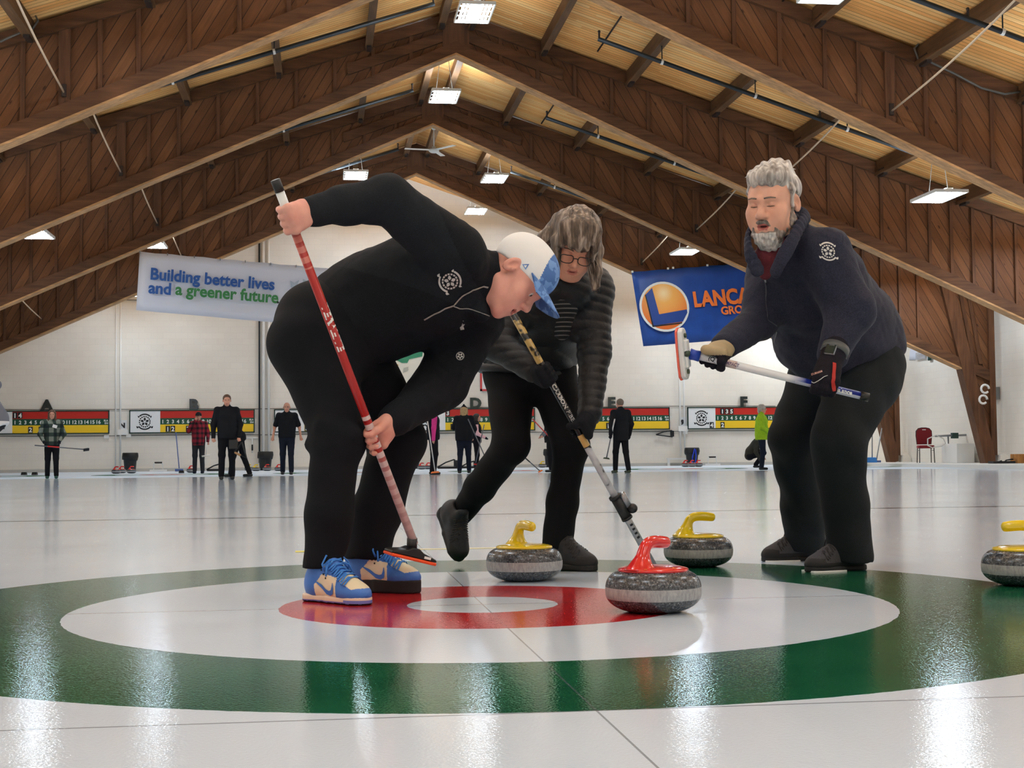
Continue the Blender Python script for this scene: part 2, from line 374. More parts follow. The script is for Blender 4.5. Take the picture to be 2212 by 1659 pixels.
# purlins, black pipes, tie rods bay by bay
BAYS = [(43.0, YB, 'bay against the far wall'), (36.5, 43.0, 'second bay from the far wall'), (30.0, 36.5, 'third bay from the far wall'), (23.5, 30.0, 'fourth bay from the far wall'), (17.0, 23.5, 'bay nearest the camera')]
ORD = ['first', 'second', 'third', 'fourth', 'fifth', 'sixth', 'seventh']
pur = None
def make_purlin():
    t = thing('roof_purlin', 'x', 'purlin', (0, 0, 0))
    b = MB(); b.box((0, 0, -.17), (.035, 3.08, .14)); b.build('web', M['purlin'], t, local=True)
    b = MB(); b.box((0, 0, -.33), (.075, 3.08, .035)); b.build('flange', M['purlin'], t, local=True)
    for y in (-2.8, 2.8):
        b = MB(); b.box((0, y, -.33), (.045, .16, .08)); b.build('hanger', M['bracket'], t, local=True)
    return t
for y0, y1, nm in BAYS[1:]:
    for s, sn in ((-1, 'left'), (1, 'right')):
        for k in range(7):
            d = (.32 if k == 0 else 1.85*k)
            if pur is None: pur = make_purlin(); c = pur
            else: c = copy_tree(pur)
            c.location = (RX+s*d, (y0+y1)/2, roof(d)+.06); c.rotation_euler = (0, s*.3217*.0, 0)
            c['label'] = '%s purlin down from the ridge, %s slope, %s' % (ORD[k], sn, nm); c['group'] = 'purlins between the timber frames'
for y0, y1, nm in BAYS[1:]:
    for s, d0, sn in ((-1, .7, 'left'), (1, 2.45, 'right')):
        Y = (y0+y1)/2
        t = thing('sprinkler_pipe', 'long black pipe under the %s roof slope, %s' % (sn, nm), 'pipe', (RX, Y, 0), 0, 'sprinkler pipes under the roof')
        f = lambda d: (RX+s*d, Y, roof(d)-.62)
        b = MB(); b.tube([f(d0), f(13.2)], .042, 10); b.build('pipe', M['darkm'], t, True)
        for k in range(2, 8):
            d = 1.85*k
            if d < d0 or d > 13: continue
            x, y, z = f(d); b = MB(); b.tube([(x-.02*s, y, z+.005), (x+.025*s, y, z-.005)], .055, 10); b.build('clamp', M['white'], t)
            b = MB(); b.tube([(x, y, z+.04), (x, y, z+.42)], .012, 6); b.build('hanger_rod', M['darkm'], t)
        for d in (d0+.02, d0+4.4, d0+8.8):
            x, y, z = f(d); b = MB(); b.tube([(x, y, z), (x, y, z+.13)], .02, 6).ball((x, y, z+.15), .03, 6, 4); b.build('sprinkler_head', M['bracket'], t)
for (y0, y1, nm), dl in zip(BAYS, ((10.9,), (6.9, 10.9), (6.9,), (6.9,), (6.9,))):
    if y0 == 43.0: continue
    for d in dl:
        for s, sn in ((-1, 'left'), (1, 'right')):
            a = Vector((RX+s*d, y1-.17, low(d)+.42)); c = Vector((RX+s*d, y0+.17, min(low(d)+1.25, roof(d)-.3)))
            pts = [a.lerp(c, i/8) - Vector((0, 0, .12*math.sin(PI*i/8))) for i in range(9)]
            b = MB(); b.tube(pts, .018, 6); tag(b.build('tie_rod', M['rod'], None, True), 'thin %s tie rod, %s slope, %s' % ('low pale' if d > 8 else 'pale', sn, nm), 'rod', 'tie rods between the frames')
# conduits in the ceiling bays
for Y, d, s in ((26.2, 2.9, 1), (20.6, 5.0, 1), (33.0, 2.75, 1), (27.0, 9.6, -1)):
    b = MB(); b.tube([(RX+s*d, Y-2.9, roof(d)-.03), (RX+s*d, Y+2.9, roof(d)-.03)], .02, 6)
    tag(b.build('conduit', M['bracket'], None, True), 'thin dark conduit on the deck boards, ' + {2.9: 'right of the ridge, near bay', 5.0: 'right slope over the bearded man', 2.75: 'right of the ridge, third bay back', 9.6: 'far down the left slope'}[d], 'conduit', 'conduits under the deck')
p = [at(x, y, 23.27) for x, y in ((2110, 0), (2070, 40), (2000, 78), (1975, 105), (1985, 130), (2010, 134), (2060, 158), (2120, 190), (2170, 203), (2205, 198))]
b = MB(); b.tube(p, .022, 6); tag(b.build('cable', M['wire'], None, True), 'grey cable looping along the top of the largest timber frame at right', 'cable')
p = [at(x, y, 23.2) for x, y in ((0, 90), (40, 72), (70, 62), (82, 45), (76, 32), (40, 26), (15, 5))]
b = MB(); b.tube(p, .02, 6); tag(b.build('cable', M['wire'], None, True), 'grey cable looping over the largest timber frame at upper left', 'cable')
# ------------------------------------------------------------------ lights
def make_light():
    t = thing('high_bay_light', 'x', 'ceiling light')
    b = MB(); b.box((0, 0, .05), (.085, .6, .012)).box((0, 0, .075), (.07, .5, .03))
    for x in (-.33, .33): b.box((x, 0, .03), (.012, .6, .03))
    for y in (-.3, 0, .3): b.box((0, y, .052), (.33, .02, .006))
    for y in (-.6, .6): b.box((0, y, .03), (.33, .012, .03))
    b.build('housing', M['white2'], t, local=True)
    for g in (-1, 1):
        for k in (-1, 0, 1):
            b = MB(); b.tube([(g*.18+k*.07, -.56, .018), (g*.18+k*.07, .56, .018)], .023, 4, cap=False); b.build('lamp_tube', M['tube'], t, local=True)
    for x in (-.2, .2):
        b = MB(); b.tube([(x, 0, .1), (x*.5, 0, .9)], .007, 5); b.build('hanging_wire', M['wire'], t, local=True)
    return t
L0 = make_light(); first = True
VIS = [((1025, 30), 26.7, 'at the ridge, top centre of the picture, largest'), ((2028, 427), 26.7, 'to the right of the bearded man, lowest on the right'), ((960, 210), 33.2, 'at the ridge above the white ceiling fan'), ((75, 508), 33.2, 'at the far left edge of the picture'), ((768, 380), 39.7, 'just over the raised elbow of the sweeping man'), ((1068, 387), 39.7, 'right of the fan, under the farthest frame'), ((330, 530), 39.7, 'touching the top of the white banner'), ((1482, 545), 39.7, 'above the blue banner'), ((1028, 457), 46.2, 'against the far wall, small and low'), ((762, 455), 46.2, 'peeping out below the raised sleeve of the sweeping man')]
def put_light(loc, lab, grp='ceiling lights over the ice'):
    global first
    c = L0 if first else copy_tree(L0); first = False
    c.location = loc; c['label'] = lab; c['group'] = grp; return c
for (x, y), Y, w in VIS: put_light(at(x, y, Y), 'lit hanging fluorescent light ' + w)
for Y in (20.2, 13.7, 7.2, .7, -5.5):
    for d in (-9.3, -4.7, 0, 4.7, 9.3):
        put_light((RX+d, Y, min(8.75, roof(d)-1.0)), 'lit hanging fluorescent light overhead outside the picture', 'lights overhead outside the picture')
for Y in (13.7, 20.2, 26.7, 33.2, 39.7, 45.9):
    for d in ((-13, 13) if Y < 30 else (13,)): put_light((RX+d, Y+1.25, 4.95), 'unseen hanging fluorescent light added to brighten the side wall', 'lights out of sight')  # out-of-sight fixtures added to brighten the side walls
for Y, d in ((26.7, -9.24), (46.2, -9.0), (46.2, 9.3)):
    put_light((RX+d, Y, roof(d)-1.25), 'unseen hanging fluorescent light added to brighten the side wall', 'lights out of sight')
# ceiling fan
p = at(937, 272, 37.3); t = thing('ceiling_fan', 'white three-blade ceiling fan hanging from the ridge on a rod', 'fan', p)
hub = p - Vector((0, 0, .64))
b = MB(); b.lathe([(.0, .06), (.07, .06), (.085, 0), (.04, -.1), (.0, -.1)], 20, p); b.build('ceiling_mount', M['white2'], t, True)
b = MB(); b.tube([p, hub], .018, 8); b.build('down_rod', M['white2'], t, True)
b = MB(); b.lathe([(0, .1), (.05, .09), (.055, .03), (.13, .02), (.14, -.03), (.09, -.07), (0, -.075)], 24, hub); b.build('motor', M['white2'], t, True)
for a in (math.radians(188), math.radians(68), math.radians(308)):
    dr = Vector((math.cos(a), math.sin(a), 0)); b = MB(); b.bar(hub+dr*.1, hub+dr*.78, .13, .012, (0, .0, 1)); b.build('blade', M['white2'], t)
# ------------------------------------------------------------------ curling stones
SR = .1375
def make_stone(handle_mat, name='curling_stone'):
    t = thing(name, 'x', 'curling stone')
    prof = [(0, .003), (.055, .003), (.0625, 0), (.069, .0008), (.088, .005), (.110, .0145), (.1275, .028), (.1355, .042), (.1375, .054), (.1378, .063), (.1372, .074), (.134, .088), (.1265, .101), (.114, .111), (.1, .1165), (.0, .1165)]
    def sm(p):
        for _ in range(2):
            q = [p[0]]
            for a, b in zip(p[:-1], p[1:]): q += [(a[0]*.75+b[0]*.25, a[1]*.75+b[1]*.25), (a[0]*.25+b[0]*.75, a[1]*.25+b[1]*.75)]
            p = q + [p[-1]]
        return p
    b = MB(); b.lathe(prof[:3] + sm(prof[3:-1]) + prof[-1:], 72); b.build('granite_body', M['granite'], t, True, True)
    h = MB(); h.lathe([(0, .114), (.099, .114), (.1015, .1175), (.1015, .121), (.0985, .124), (.08, .1285), (.05, .131), (.0, .132)], 56)
    h.build('handle_base', handle_mat, t, True, True)
    g = MB(); n = 20; pts = []; rad = []
    ctl = [(-.052, .118, .05), (-.05, .136, .034), (-.046, .152, .0235), (-.041, .170, .018), (-.032, .186, .0165), (-.016, .1955, .0165), (.006, .198, .0165), (.03, .197, .0165), (.05, .195, .016), (.064, .1935, .0145), (.0705, .193, .009), (.0725, .1928, .002)]
    for i in range(len(ctl)-1):
        for j in range(3):
            f = j/3; p0 = ctl[max(i-1, 0)]; p1 = ctl[i]; p2 = ctl[i+1]; p3 = ctl[min(i+2, len(ctl)-1)]
            c = [.5*(2*p1[k]+(p2[k]-p0[k])*f+(2*p0[k]-5*p1[k]+4*p2[k]-p3[k])*f*f+(3*p1[k]-p0[k]-3*p2[k]+p3[k])*f**3) for k in range(3)]
            pts.append((c[0], 0, c[1])); rad.append(max(c[2], .001))
    pts.append((ctl[-1][0], 0, ctl[-1][1])); rad.append(ctl[-1][2])
    g.tube(pts, rad, n, sq=1.1, upv=(0, 0, 1)); g.build('grip', handle_mat, t, True, True)
    return t
ST = {'yellow': make_stone(M['yellow']), 'red': make_stone(M['red'])}; used = {}
def stone(col, loc, rz, label, group=None):
    c = ST[col] if col not in used else copy_tree(ST[col]); used[col] = 1
    c.location = loc; c.rotation_euler = (0, 0, rz); c['label'] = label
    if group: c['group'] = group
    return c
def stone_at(px, y):   # the visible foot of a stone is the near edge of its running band
    p = gnd(px, y); d = Vector((p.x, p.y, 0)); return d + d.normalized()*.05
GR = 'curling stones in the house'
red = stone('red', stone_at(1412, 1325), math.radians(38), 'red-handled curling stone in front, right of the button', GR)
b = MB()
for a, ch in ((-118, 'C'), (-58, 'C')):
    a = math.radians(a) - red.rotation_euler.z; o = Vector((math.cos(a)*.09, math.sin(a)*.09, .1262)); X = Vector((-math.sin(a), math.cos(a), 0)); Zr = Vector((-math.cos(a), -math.sin(a), .25))
    add_text(b, ch, o, X, Zr, .018, .0006, 0, 'CENTER')
b.build('lettering', M['gold'], red, local=True)
stone('yellow', stone_at(1133, 1256), math.radians(-70), 'yellow-handled stone just behind the red ring, beside the blue sneakers', GR)
stone('yellow', stone_at(1509, 1225), math.radians(4), 'yellow-handled stone on the green ring, partly behind the red-handled one', GR)
stone('yellow', stone_at(2213, 1266), math.radians(172), 'yellow-handled stone cut off by the right edge of the picture', GR)
GF = 'parked stones along the far wall'
FS = [('red', 251, 1023.2, 'left one of two touching red stones by the leftmost black bin'), ('red', 263, 1022.2, 'right one of two touching red stones by the leftmost black bin'), ('red', 284, 1022.5, 'single red stone in front of the leftmost black bin'),
 ('red', 413, 1021, 'single red stone at the feet of the red plaid jacket'), ('yellow', 537, 1017, 'left yellow stone behind the tall man in black'), ('yellow', 553, 1017.5, 'right yellow stone behind the tall man in black'),
 ('red', 577, 1017.2, 'red stone left of the bald man'), ('red', 602, 1017.4, 'red stone at the feet of the bald man'), ('red', 911, 1014, 'left red stone by the pink sleeved woman'), ('red', 925, 1013.5, 'right red stone by the pink sleeved woman'),
 ('yellow', 1156, 1009, 'left yellow stone seen between the dark legs'), ('yellow', 1176, 1008.5, 'right yellow stone seen between the dark legs'), ('red', 1481, 1008.4, 'left one of three red stones at the blue strap'), ('red', 1495, 1008.4, 'middle one of three red stones at the blue strap'), ('red', 1509, 1008.2, 'right one of three red stones at the blue strap')]
for col, x, y, lab in FS:
    p = gnd(x, y); stone(col, (p.x, min(p.y, 47.4), 0), RND.uniform(-.5, .5), lab, GF)
# ------------------------------------------------------------------ scoreboards
def emblem(b, o, X, Z, R, mi=0, d=.004, ribbon=True):
    """club badge: ring of scallops, five petals, ribbons above and below"""
    o = Vector(o); X = Vector(X).normalized(); Z = Vector(Z).normalized()
    def arc(r0, r1, a0, a1, n=10, c=(0, 0)):
        p = [(c[0]+math.cos(a0+(a1-a0)*i/n)*r1, c[1]+math.sin(a0+(a1-a0)*i/n)*r1) for i in range(n+1)] + [(c[0]+math.cos(a1-(a1-a0)*i/n)*r0, c[1]+math.sin(a1-(a1-a0)*i/n)*r0) for i in range(n+1)]
        b.prism(p, d, o, X, Z, mi)
    for k in range(16): arc(R*.56, R*.70, 2*PI*k/16, 2*PI*(k+.7)/16, 4)
    for k in range(5):
        a = PI/2 + 2*PI*k/5; c, s = math.cos(a), math.sin(a)
        b.prism([(R*(u*c-v*s), R*(u*s+v*c)) for u, v in ((.1, 0), (.27, .15), (.46, .09), (.5, 0), (.46, -.09), (.27, -.15))], d, o, X, Z, mi)
    if ribbon:
        arc(R*.84, R*1.0, math.radians(218), math.radians(322), 12); arc(R*.84, R*1.0, math.radians(48), math.radians(132), 12)
        for s in (-1, 1):
            b.prism([(R*s*.72, -R*.62), (R*s*1.0, -R*.52), (R*s*.96, -R*.76), (R*s*.8, -R*.8)], d, o, X, Z, mi)
            b.prism([(R*s*.6, R*.66), (R*s*.84, R*.74), (R*s*.8, R*.52), (R*s*.68, R*.5)], d, o, X, Z, mi)
YW = YB - .06
BW, BZ0, BZ1 = 4.08, 1.255, 2.03
U = .00416
colx = lambda i: 1.0 + U*(20+39.5*(i-1) if i < 10 else 379+46*(i-10))
XD = Vector((1, 0, 0)); ZD = Vector((0, 0, 1))
def board(X0, lab):
    t = thing('scoreboard', lab, 'scoreboard', (X0, YW, 0), 0, 'curling scoreboards on the far wall')
    def panel(nm, x0, x1, z0, z1, m, y=-.035, dy=.006):
        b = MB(); b.box(((x0+x1)/2, y, (z0+z1)/2), ((x1-x0)/2, dy, (z1-z0)/2)); return b.build(nm, m, t, local=True)
    b = MB(); b.box((BW/2, .0, (BZ0+BZ1)/2), (BW/2-.02, .03, (BZ1-BZ0)/2-.02)); b.build('backing', M['frame_green'], t, local=True)
    b = MB()
    for x0, x1, z0, z1 in ((0, BW, BZ1-.035, BZ1), (0, BW, BZ0, BZ0+.035), (0, .035, BZ0, BZ1), (BW-.035, BW, BZ0, BZ1)): b.box(((x0+x1)/2, -.03, (z0+z1)/2), ((x1-x0)/2, .025, (z1-z0)/2))
    b.build('frame', M['frame_green'], t, local=True)
    zr, zg = 1.755, 1.545
    panel('white_panel', .035, 1.0, BZ0+.035, BZ1-.035, M['board_white']); panel('red_band', 1.0, BW-.035, zr, BZ1-.035, M['board_red'])
    g = panel('green_band', 1.0, BW-.035, zg, zr, M['board_green']); panel('yellow_band', 1.0, BW-.035, BZ0+.035, zg, M['board_yellow'])
    for i in range(1, 17):
        b = MB(); add_text(b, str(i), (colx(i), -.045, zg+.04), XD, ZD, .165, .003, .004, 'CENTER'); b.build('numeral', M['print_white'], g, local=True)
    for k, w in enumerate(('BLANK', 'ENDS')):
        b = MB(); add_text(b, w, (1.0+U*728, -.045, zg+.115-k*.085), XD, ZD, .08, .003, .002, 'CENTER'); b.build('lettering', M['print_white'], g, local=True)
    b = MB(); emblem(b, (.5, -.043, 1.64), XD, ZD, .27); b.build('club_badge', M['ink'], t, local=True)
    return t
SHX = [-11.06, -6.34, -1.62, 3.12, 7.84, 12.55]
for L, x in zip('ABCDEF', SHX):
    board(x, 'wide scoreboard ' + ('under the letter %s on the far wall' % L if L != 'C' else 'half hidden behind the sweeping man, left of the pink sleeved woman'))
mk = {'A': (.42, (34, 40, 36)), 'B': (.36, (72, 74, 74)), 'D': (.36, (44, 54, 46)), 'E': (.36, (62, 66, 60)), 'F': (.36, (34, 40, 34))}
for L, x, cx in (('A', SHX[0], -8.98), ('B', SHX[1], -4.26), ('D', SHX[3], 5.16), ('E', SHX[4], 9.88), ('F', SHX[5], 14.58)):
    b = MB(); add_text(b, L, (cx, YW-.0, BZ1+.004), XD, ZD, .49, .035, .022, 'CENTER', sx=1.1)
    tag(b.build('sheet_letter', plain('letter_'+L, mk[L][1], .5)), 'large dark letter %s standing on top of a scoreboard' % L, 'letter', 'sheet letters')
def card(bi, i, row, n, lab, cx=None):
    x = SHX[bi] + (colx(i) if cx is None else cx); z = {'r': 1.775, 'y': 1.3}[row]
    t = thing('number_card', lab, 'card', (x, YW-.05, z), 0, 'number cards hung on the scoreboards')
    b = MB(); b.box((0, 0, .1), (.07, .004, .1)); b.build('card', M['ink'], t, local=True)
    b = MB(); add_text(b, str(n), (0, -.007, .025), XD, ZD, .2, .002, .007, 'CENTER'); b.build('numeral', M['print_white'], t, local=True)
for a in ((0, 1, 'r', 1, 'A', 'red'), (0, 2, 'r', 4, 'A', 'red'), (0, 4, 'y', 2, 'A', 'yellow'), (0, 6, 'y', 3, 'A', 'yellow'), (1, 2, 'y', 1, 'B', 'yellow'), (1, 3, 'y', 2, 'B', 'yellow'), (1, 6, 'y', 3, 'B', 'yellow'), (1, 7, 'y', 4, 'B', 'yellow'),
          (3, 1, 'r', 3, 'D', 'red'), (3, 2, 'y', 1, 'D', 'yellow'), (4, 6, 'y', 1, 'E', 'yellow'), (5, 2, 'r', 1, 'F', 'red'), (5, 3, 'r', 3, 'F', 'red'), (5, 4, 'r', 5, 'F', 'red'), (5, 2, 'y', 2, 'F', 'yellow'), (2, 1, 'y', 5, 'C', 'yellow')):
    card(a[0], a[1], a[2], a[3], 'black card with white %d on the %s band of scoreboard %s' % (a[3], a[5], a[4]) if a[4] != 'C' else 'black card with white 5 on the half hidden scoreboard')
card(5, 0, 'y', 4, 'black card with white 4 on the white panel of scoreboard F', .86)
# ------------------------------------------------------------------ banners
def banner(name, lab, corners, m, th=.012, group=None):
    """corners tl, tr, br, bl as points; gently rippled cloth with thickness"""
    tl, tr, br, bl = [Vector(c) for c in corners]; t = thing(name, lab, 'banner', (tl+br)/2, 0, group)
    n, k = 28, 8; vs = []; fs = []; N = (tr-tl).cross(bl-tl).normalized()
    for s in (0, 1):
        for j in range(k+1):
            for i in range(n+1):
                u, v = i/n, j/k; p = tl.lerp(tr, u).lerp(bl.lerp(br, u), v)
                p = p + N*(.02*math.sin(u*17)*(.3+v) + .01*math.sin(u*41+v*3)) + N*(s*th) - Vector((0, 0, .015))*math.sin(u*PI*7)**2*(1-v)
                vs.append(p)
    q = (n+1)*(k+1)
    for j in range(k):
        for i in range(n):
            a = j*(n+1)+i; fs.append((a, a+1, a+n+2, a+n+1)); fs.append((a+q, a+n+1+q, a+n+2+q, a+1+q))
    for i in range(n): fs.append((i, i+q, i+1+q, i+1)); e = k*(n+1)+i; fs.append((e, e+1, e+1+q, e+q))
    for j in range(k): a = j*(n+1); fs.append((a, a+n+1, a+n+1+q, a+q)); e = a+n; fs.append((e, e+q, e+n+1+q, e+n+1))
    b = MB(); b.add(vs, fs); b.build('cloth', m, t, True); return t, tl, tr, bl, N
M['ban_white'] = plain('white_vinyl', (226, 228, 240), .5); M['ban_blue'] = plain('blue_vinyl', (26, 74, 156), .42, var=.12, vs=3)
M['t_blue'] = plain('blue_print', (40, 92, 168), .5); M['t_green'] = plain('green_print', (56, 134, 72), .5); M['t_orange'] = plain('orange_print', (244, 124, 50), .5); M['navy'] = plain('navy_print', (22, 62, 140), .5)
Y1 = 36.3
bt, tl, tr, bl, N = banner('banner', 'white banner reading Building better lives hanging from the roof at left', [at(302, 543, Y1), at(770, 585, Y1+.5), at(768, 712, Y1+.5), at(294, 670, Y1)], M['ban_white'], group='banners hanging from the frames')
def write(parent, name, txt, px, py, Y, X, Z, size, m, bold=.01, shear=0, off=.06, sx=.95):
    b = MB(); o = at(px, py, Y); o = o - Vector((0, off, 0)); add_text(b, txt, o, X, Z, size, .004, bold, 'LEFT', 0, shear, 1, sx); return b.build(name, m, parent)
X1 = (tr-tl).normalized(); Z1 = (tl-bl).normalized()
write(bt, 'lettering', 'Building better lives', 324, 603.5, Y1, X1, Z1, .405, M['t_blue'], .012)
write(bt, 'lettering', 'and', 321, 633, Y1, X1, Z1, .405, M['t_blue'], .012)
write(bt, 'lettering', 'a greener future', 379.5, 637, Y1+.06, X1, Z1, .405, M['t_green'], .012, off=.12)
write(bt, 'lettering', '.', 597, 656, Y1+.2, X1, Z1, .4, M['ink'], .004, off=.15)
b = MB()
for a in ((637, 622), (664, 618), (690, 640)): b.prism([(0, -.12), (.14, .02), (.05, .03), (.1, .2), (-.02, .12), (-.12, .16), (-.1, 0)], .006, at(a[0], a[1], Y1+.3)-Vector((0, .1, 0)), X1, Z1)
b.build('leaf_mark', plain('grey_print', (176, 188, 200), .5), bt)
for x, y, dy in ((302, 543, 0), (362, 548, .06), (420, 553.5, .12), (476, 558.5, .18), (530, 563.5, .24), (585, 568.5, .3), (640, 573.5, .36)):
    b = MB(); p = at(x, y, Y1+dy); b.box(p+Vector((0, -.03, -.02)), (.012, .012, .03)); b.build('grommet', M['steel'], bt)
Y2 = 42.55
c2 = [at(1364, 587, Y2), at(1760, 556, Y2), at(1784, 718, Y2), at(1390, 748, Y2)]
bt, tl, tr, bl, N = banner('banner', 'blue banner with an orange disc and orange lettering behind the bearded man', c2, M['ban_blue'], group='banners hanging from the frames')
X2 = (tr-tl).normalized(); Z2 = (tl-bl).normalized(); Z2 = (Z2 - X2*X2.dot(Z2)*.2).normalized()
cc = at(1434, 663, Y2) - Vector((0, .07, 0)); r = .77
def circ(b, r, d, o, n=40, mi=0): b.prism([(math.cos(2*PI*k/n)*r, math.sin(2*PI*k/n)*r) for k in range(n)], d, o, X2, Z2, mi)
b = MB(); circ(b, r, .006, cc); w_ = b.build('disc_rim', M['print_white'], bt)
to = NT('orange_disc'); po = to.obj(); xx, yy, zz = to.sep(po); ln = to.n('ShaderNodeVectorMath', operation='LENGTH'); cen = to.n('ShaderNodeVectorMath', operation='SUBTRACT'); to.l(po, cen.inputs[0])
dc = cc - OFF[bt]; cen.inputs[1].default_value = (dc.x-.02, dc.y, dc.z+.42); to.l(cen.outputs[0], ln.inputs[0])
M['orange'] = to.set(to.ramp(ln.outputs['Value'], [(.0, lin(255, 226, 170)), (.3, lin(246, 178, 84)), (1, lin(232, 112, 34))]), .5)
b = MB(); circ(b, r*.91, .006, cc-Vector((0, .006, 0))); b.build('orange_disc', M['orange'], bt)
b = MB(); L_ = [(-.52, .42), (-.3, .6), (-.2, -.22), (.68, -.14), (.68, -.24), (.5, -.5), (-.42, -.55)]
b.prism(L_, .006, cc-Vector((0, .016, 0)), X2, Z2); b.build('letter_mark', M['navy'], bt)
b = MB(); b.prism([(-.55, .40), (-.52, .42), (-.42, -.55), (.48, -.52), (.46, -.56), (-.46, -.59)], .006, cc-Vector((0, .013, 0)), X2, Z2); b.build('letter_shadow', M['ink'], bt)
write(bt, 'lettering', 'LANCASTER', 1498, 663, Y2, X2, Z2, .64, M['t_orange'], .026, off=.07, sx=.84)
write(bt, 'lettering', 'GROUP', 1557, 680, Y2, X2, Z2, .34, M['t_orange'], .012, off=.07)
for x, y in ((1366, 587), (1443, 580), (1454, 578.5), (1528, 573), (1602, 567), (1622, 733), (1575, 736)):
    b = MB(); p = at(x, y, Y2-.05); b.box(p, (.03, .012, .03)); b.build('grommet', M['print_white'], bt)
fr = lambda px, py, X=WR-.08: at(px, py, X/at(px, 1000, 1.0).x)
bt, tl, tr, bl, N = banner('banner', 'white banner high on the right wall, just right of the bearded man', [fr(1905, 700), fr(2012, 690), fr(2012, 776), fr(1905, 781)], M['ban_white'])
b = MB()
for k in range(5): b.box(fr(1988, 762+k*3.2, WR-.15), (.003, .35, .018))
b.build('print', plain('faint_print', (172, 172, 176), .6), bt)
b = MB(); b.box(fr(2008, 771, WR-.15), (.004, .12, .11)); b.build('print', M['frame_green'], bt)
def framed(x0, x1, y0, y1, m, lab):
    p = at((x0+x1)/2, (y0+y1)/2, YB-.05); t = thing('framed_sign', lab, 'sign', p); a = at(x0, y1, YB-.05)-p; c = at(x1, y0, YB-.05)-p; w = .07
    b = MB(); b.box(((a.x+c.x)/2, 0, (a.z+c.z)/2), ((c.x-a.x)/2, .012, (c.z-a.z)/2)); b.build('panel', M['board_white'], t, local=True)
    b = MB()
    for u0, u1, v0, v1 in ((a.x, c.x, c.z-w, c.z), (a.x, c.x, a.z, a.z+w), (a.x, a.x+w, a.z, c.z), (c.x-w, c.x, a.z, c.z)): b.box(((u0+u1)/2, -.015, (v0+v1)/2), ((u1-u0)/2, .012, (v1-v0)/2))
    b.build('border', m, t, local=True)
framed(872, 965, 792, 842, plain('green_border', (40, 108, 66), .5), 'white sign with a green border behind the sweeping man')
framed(1037, 1118, 790, 845, plain('red_border', (204, 70, 70), .5), 'white sign with a red border behind the quilted jacket')
p = at(868, 790, YB-.09); t = thing('wall_flag', 'green, white and red flag glimpsed under the arm of the sweeping man', 'flag', p)
def poly(pts, m, nm, y): 
    b = MB(); b.prism([((at(x, yy, YB-.09)-p).x, (at(x, yy, YB-.09)-p).z) for x, yy in pts], .012, (0, y, 0)); b.build(nm, m, t, local=True)
poly([(822, 745), (915, 745), (915, 830), (822, 830)], plain('cream_cloth', (236, 230, 214), .7), 'cloth', 0)
poly([(850, 772), (868, 762), (884, 753), (915, 747), (912, 770), (884, 776), (880, 784), (868, 784), (857, 778)], plain('green_cloth', (60, 142, 106), .7), 'green_shape', -.014)
poly([(822, 794), (842, 795), (851, 796), (853, 806), (866, 812), (858, 828), (822, 828)], plain('red_cloth', (206, 84, 70), .7), 'red_shape', -.014)
poly([(840, 776), (847, 778), (852, 784), (861, 788), (858, 795), (850, 792), (845, 783)], plain('tan_cloth', (196, 164, 96), .7), 'tan_shape', -.014)
poly([(872, 795), (882, 792), (882, 800), (870, 806)], plain('grey_cloth', (190, 188, 176), .7), 'grey_shape', -.014)
# ------------------------------------------------------------------ things along the far wall
def vpipe(x, y0, y1, r, m, lab):
    a = at(x, y0, YB-.07); c = at(x, y1, YB-.07); b = MB(); b.tube([(a.x, a.y, max(.12, c.z)), a], r, 8)
    tag(b.build('wall_conduit', m, None, True), lab, 'conduit', 'conduits on the far wall')
vpipe(251, 640, 1012, .022, M['white'], 'thin white conduit left of scoreboard B, the left of a pair'); vpipe(261, 645, 1012, .03, M['white'], 'thin white conduit left of scoreboard B, the right of a pair')
vpipe(560, 470, 1000, .03, M['darkm'], 'thin black vertical pipe right of scoreboard B'); vpipe(568.5, 470, 1000, .05, M['white'], 'white vertical pipe just right of the thin black one'); vpipe(580, 470, 985, .04, M['white'], 'white vertical pipe nearest scoreboard C')
vpipe(1466, 690, 985, .03, M['white'], 'white conduit left of scoreboard F, the left of a pair'); vpipe(1475, 690, 985, .03, M['white'], 'white conduit left of scoreboard F, the right of a pair')
for z, lab in ((2.06, 'thin grey cable strung along the tops of the scoreboards'), (1.19, 'thin grey cable strung below the scoreboards')):
    b = MB(); b.tube([(WL+.3+i*2.0, YB-.03, z+.01*math.sin(i*2.1)) for i in range(15)], .011, 5); tag(b.build('wall_cable', M['wire'], None, True), lab, 'cable')
for x0, zz in ((250, 650),):
    a = at(250, 648, YB-.03); c = at(310, 648, YB-.03); b = MB(); b.tube([a, c], .012, 5); tag(b.build('wall_cable', M['wire'], None, True), 'short dark cable high on the wall behind the white banner', 'cable')
M['bag'] = plain('black_bag', (12, 12, 14), .5, bump=.6, bs=14)
def bin_(x, lab, Y=47.9):
    p = at(x, 1000, Y); t = thing('waste_bin', lab, 'bin', (p.x, p.y, 0), 0, 'black bins along the far wall')
    b = MB(); b.lathe([(0, 0), (.17, 0), (.18, .02), (.225, .56), (.235, .58)], 20); b.build('bin_body', M['black'], t, True, True)
    b = MB(); b.lathe([(.215, .38), (.25, .40), (.262, .5), (.255, .6), (.235, .62), (.2, .6)], 20)
    b.v = [(v[0]*(1+.05*math.sin(v[2]*40+v[0]*30)), v[1]*(1+.05*math.cos(v[0]*37)), v[2]+.03*math.sin(v[0]*22+v[1]*15)*(v[2] < .45)) for v in b.v]
    b.build('bag_rim', M['bag'], t, True, True); return p
bin_(281, 'black bin with a bag behind the three leftmost red stones'); bin_(573, 'black bin with a bag left of the bald man'); pb = bin_(1495, 'black bin with a bag and a blue strap in front'); bin_(1190, 'black bin half hidden behind the dark standing person'); bin_(893, 'black bin hidden behind the knee of the sweeping man')
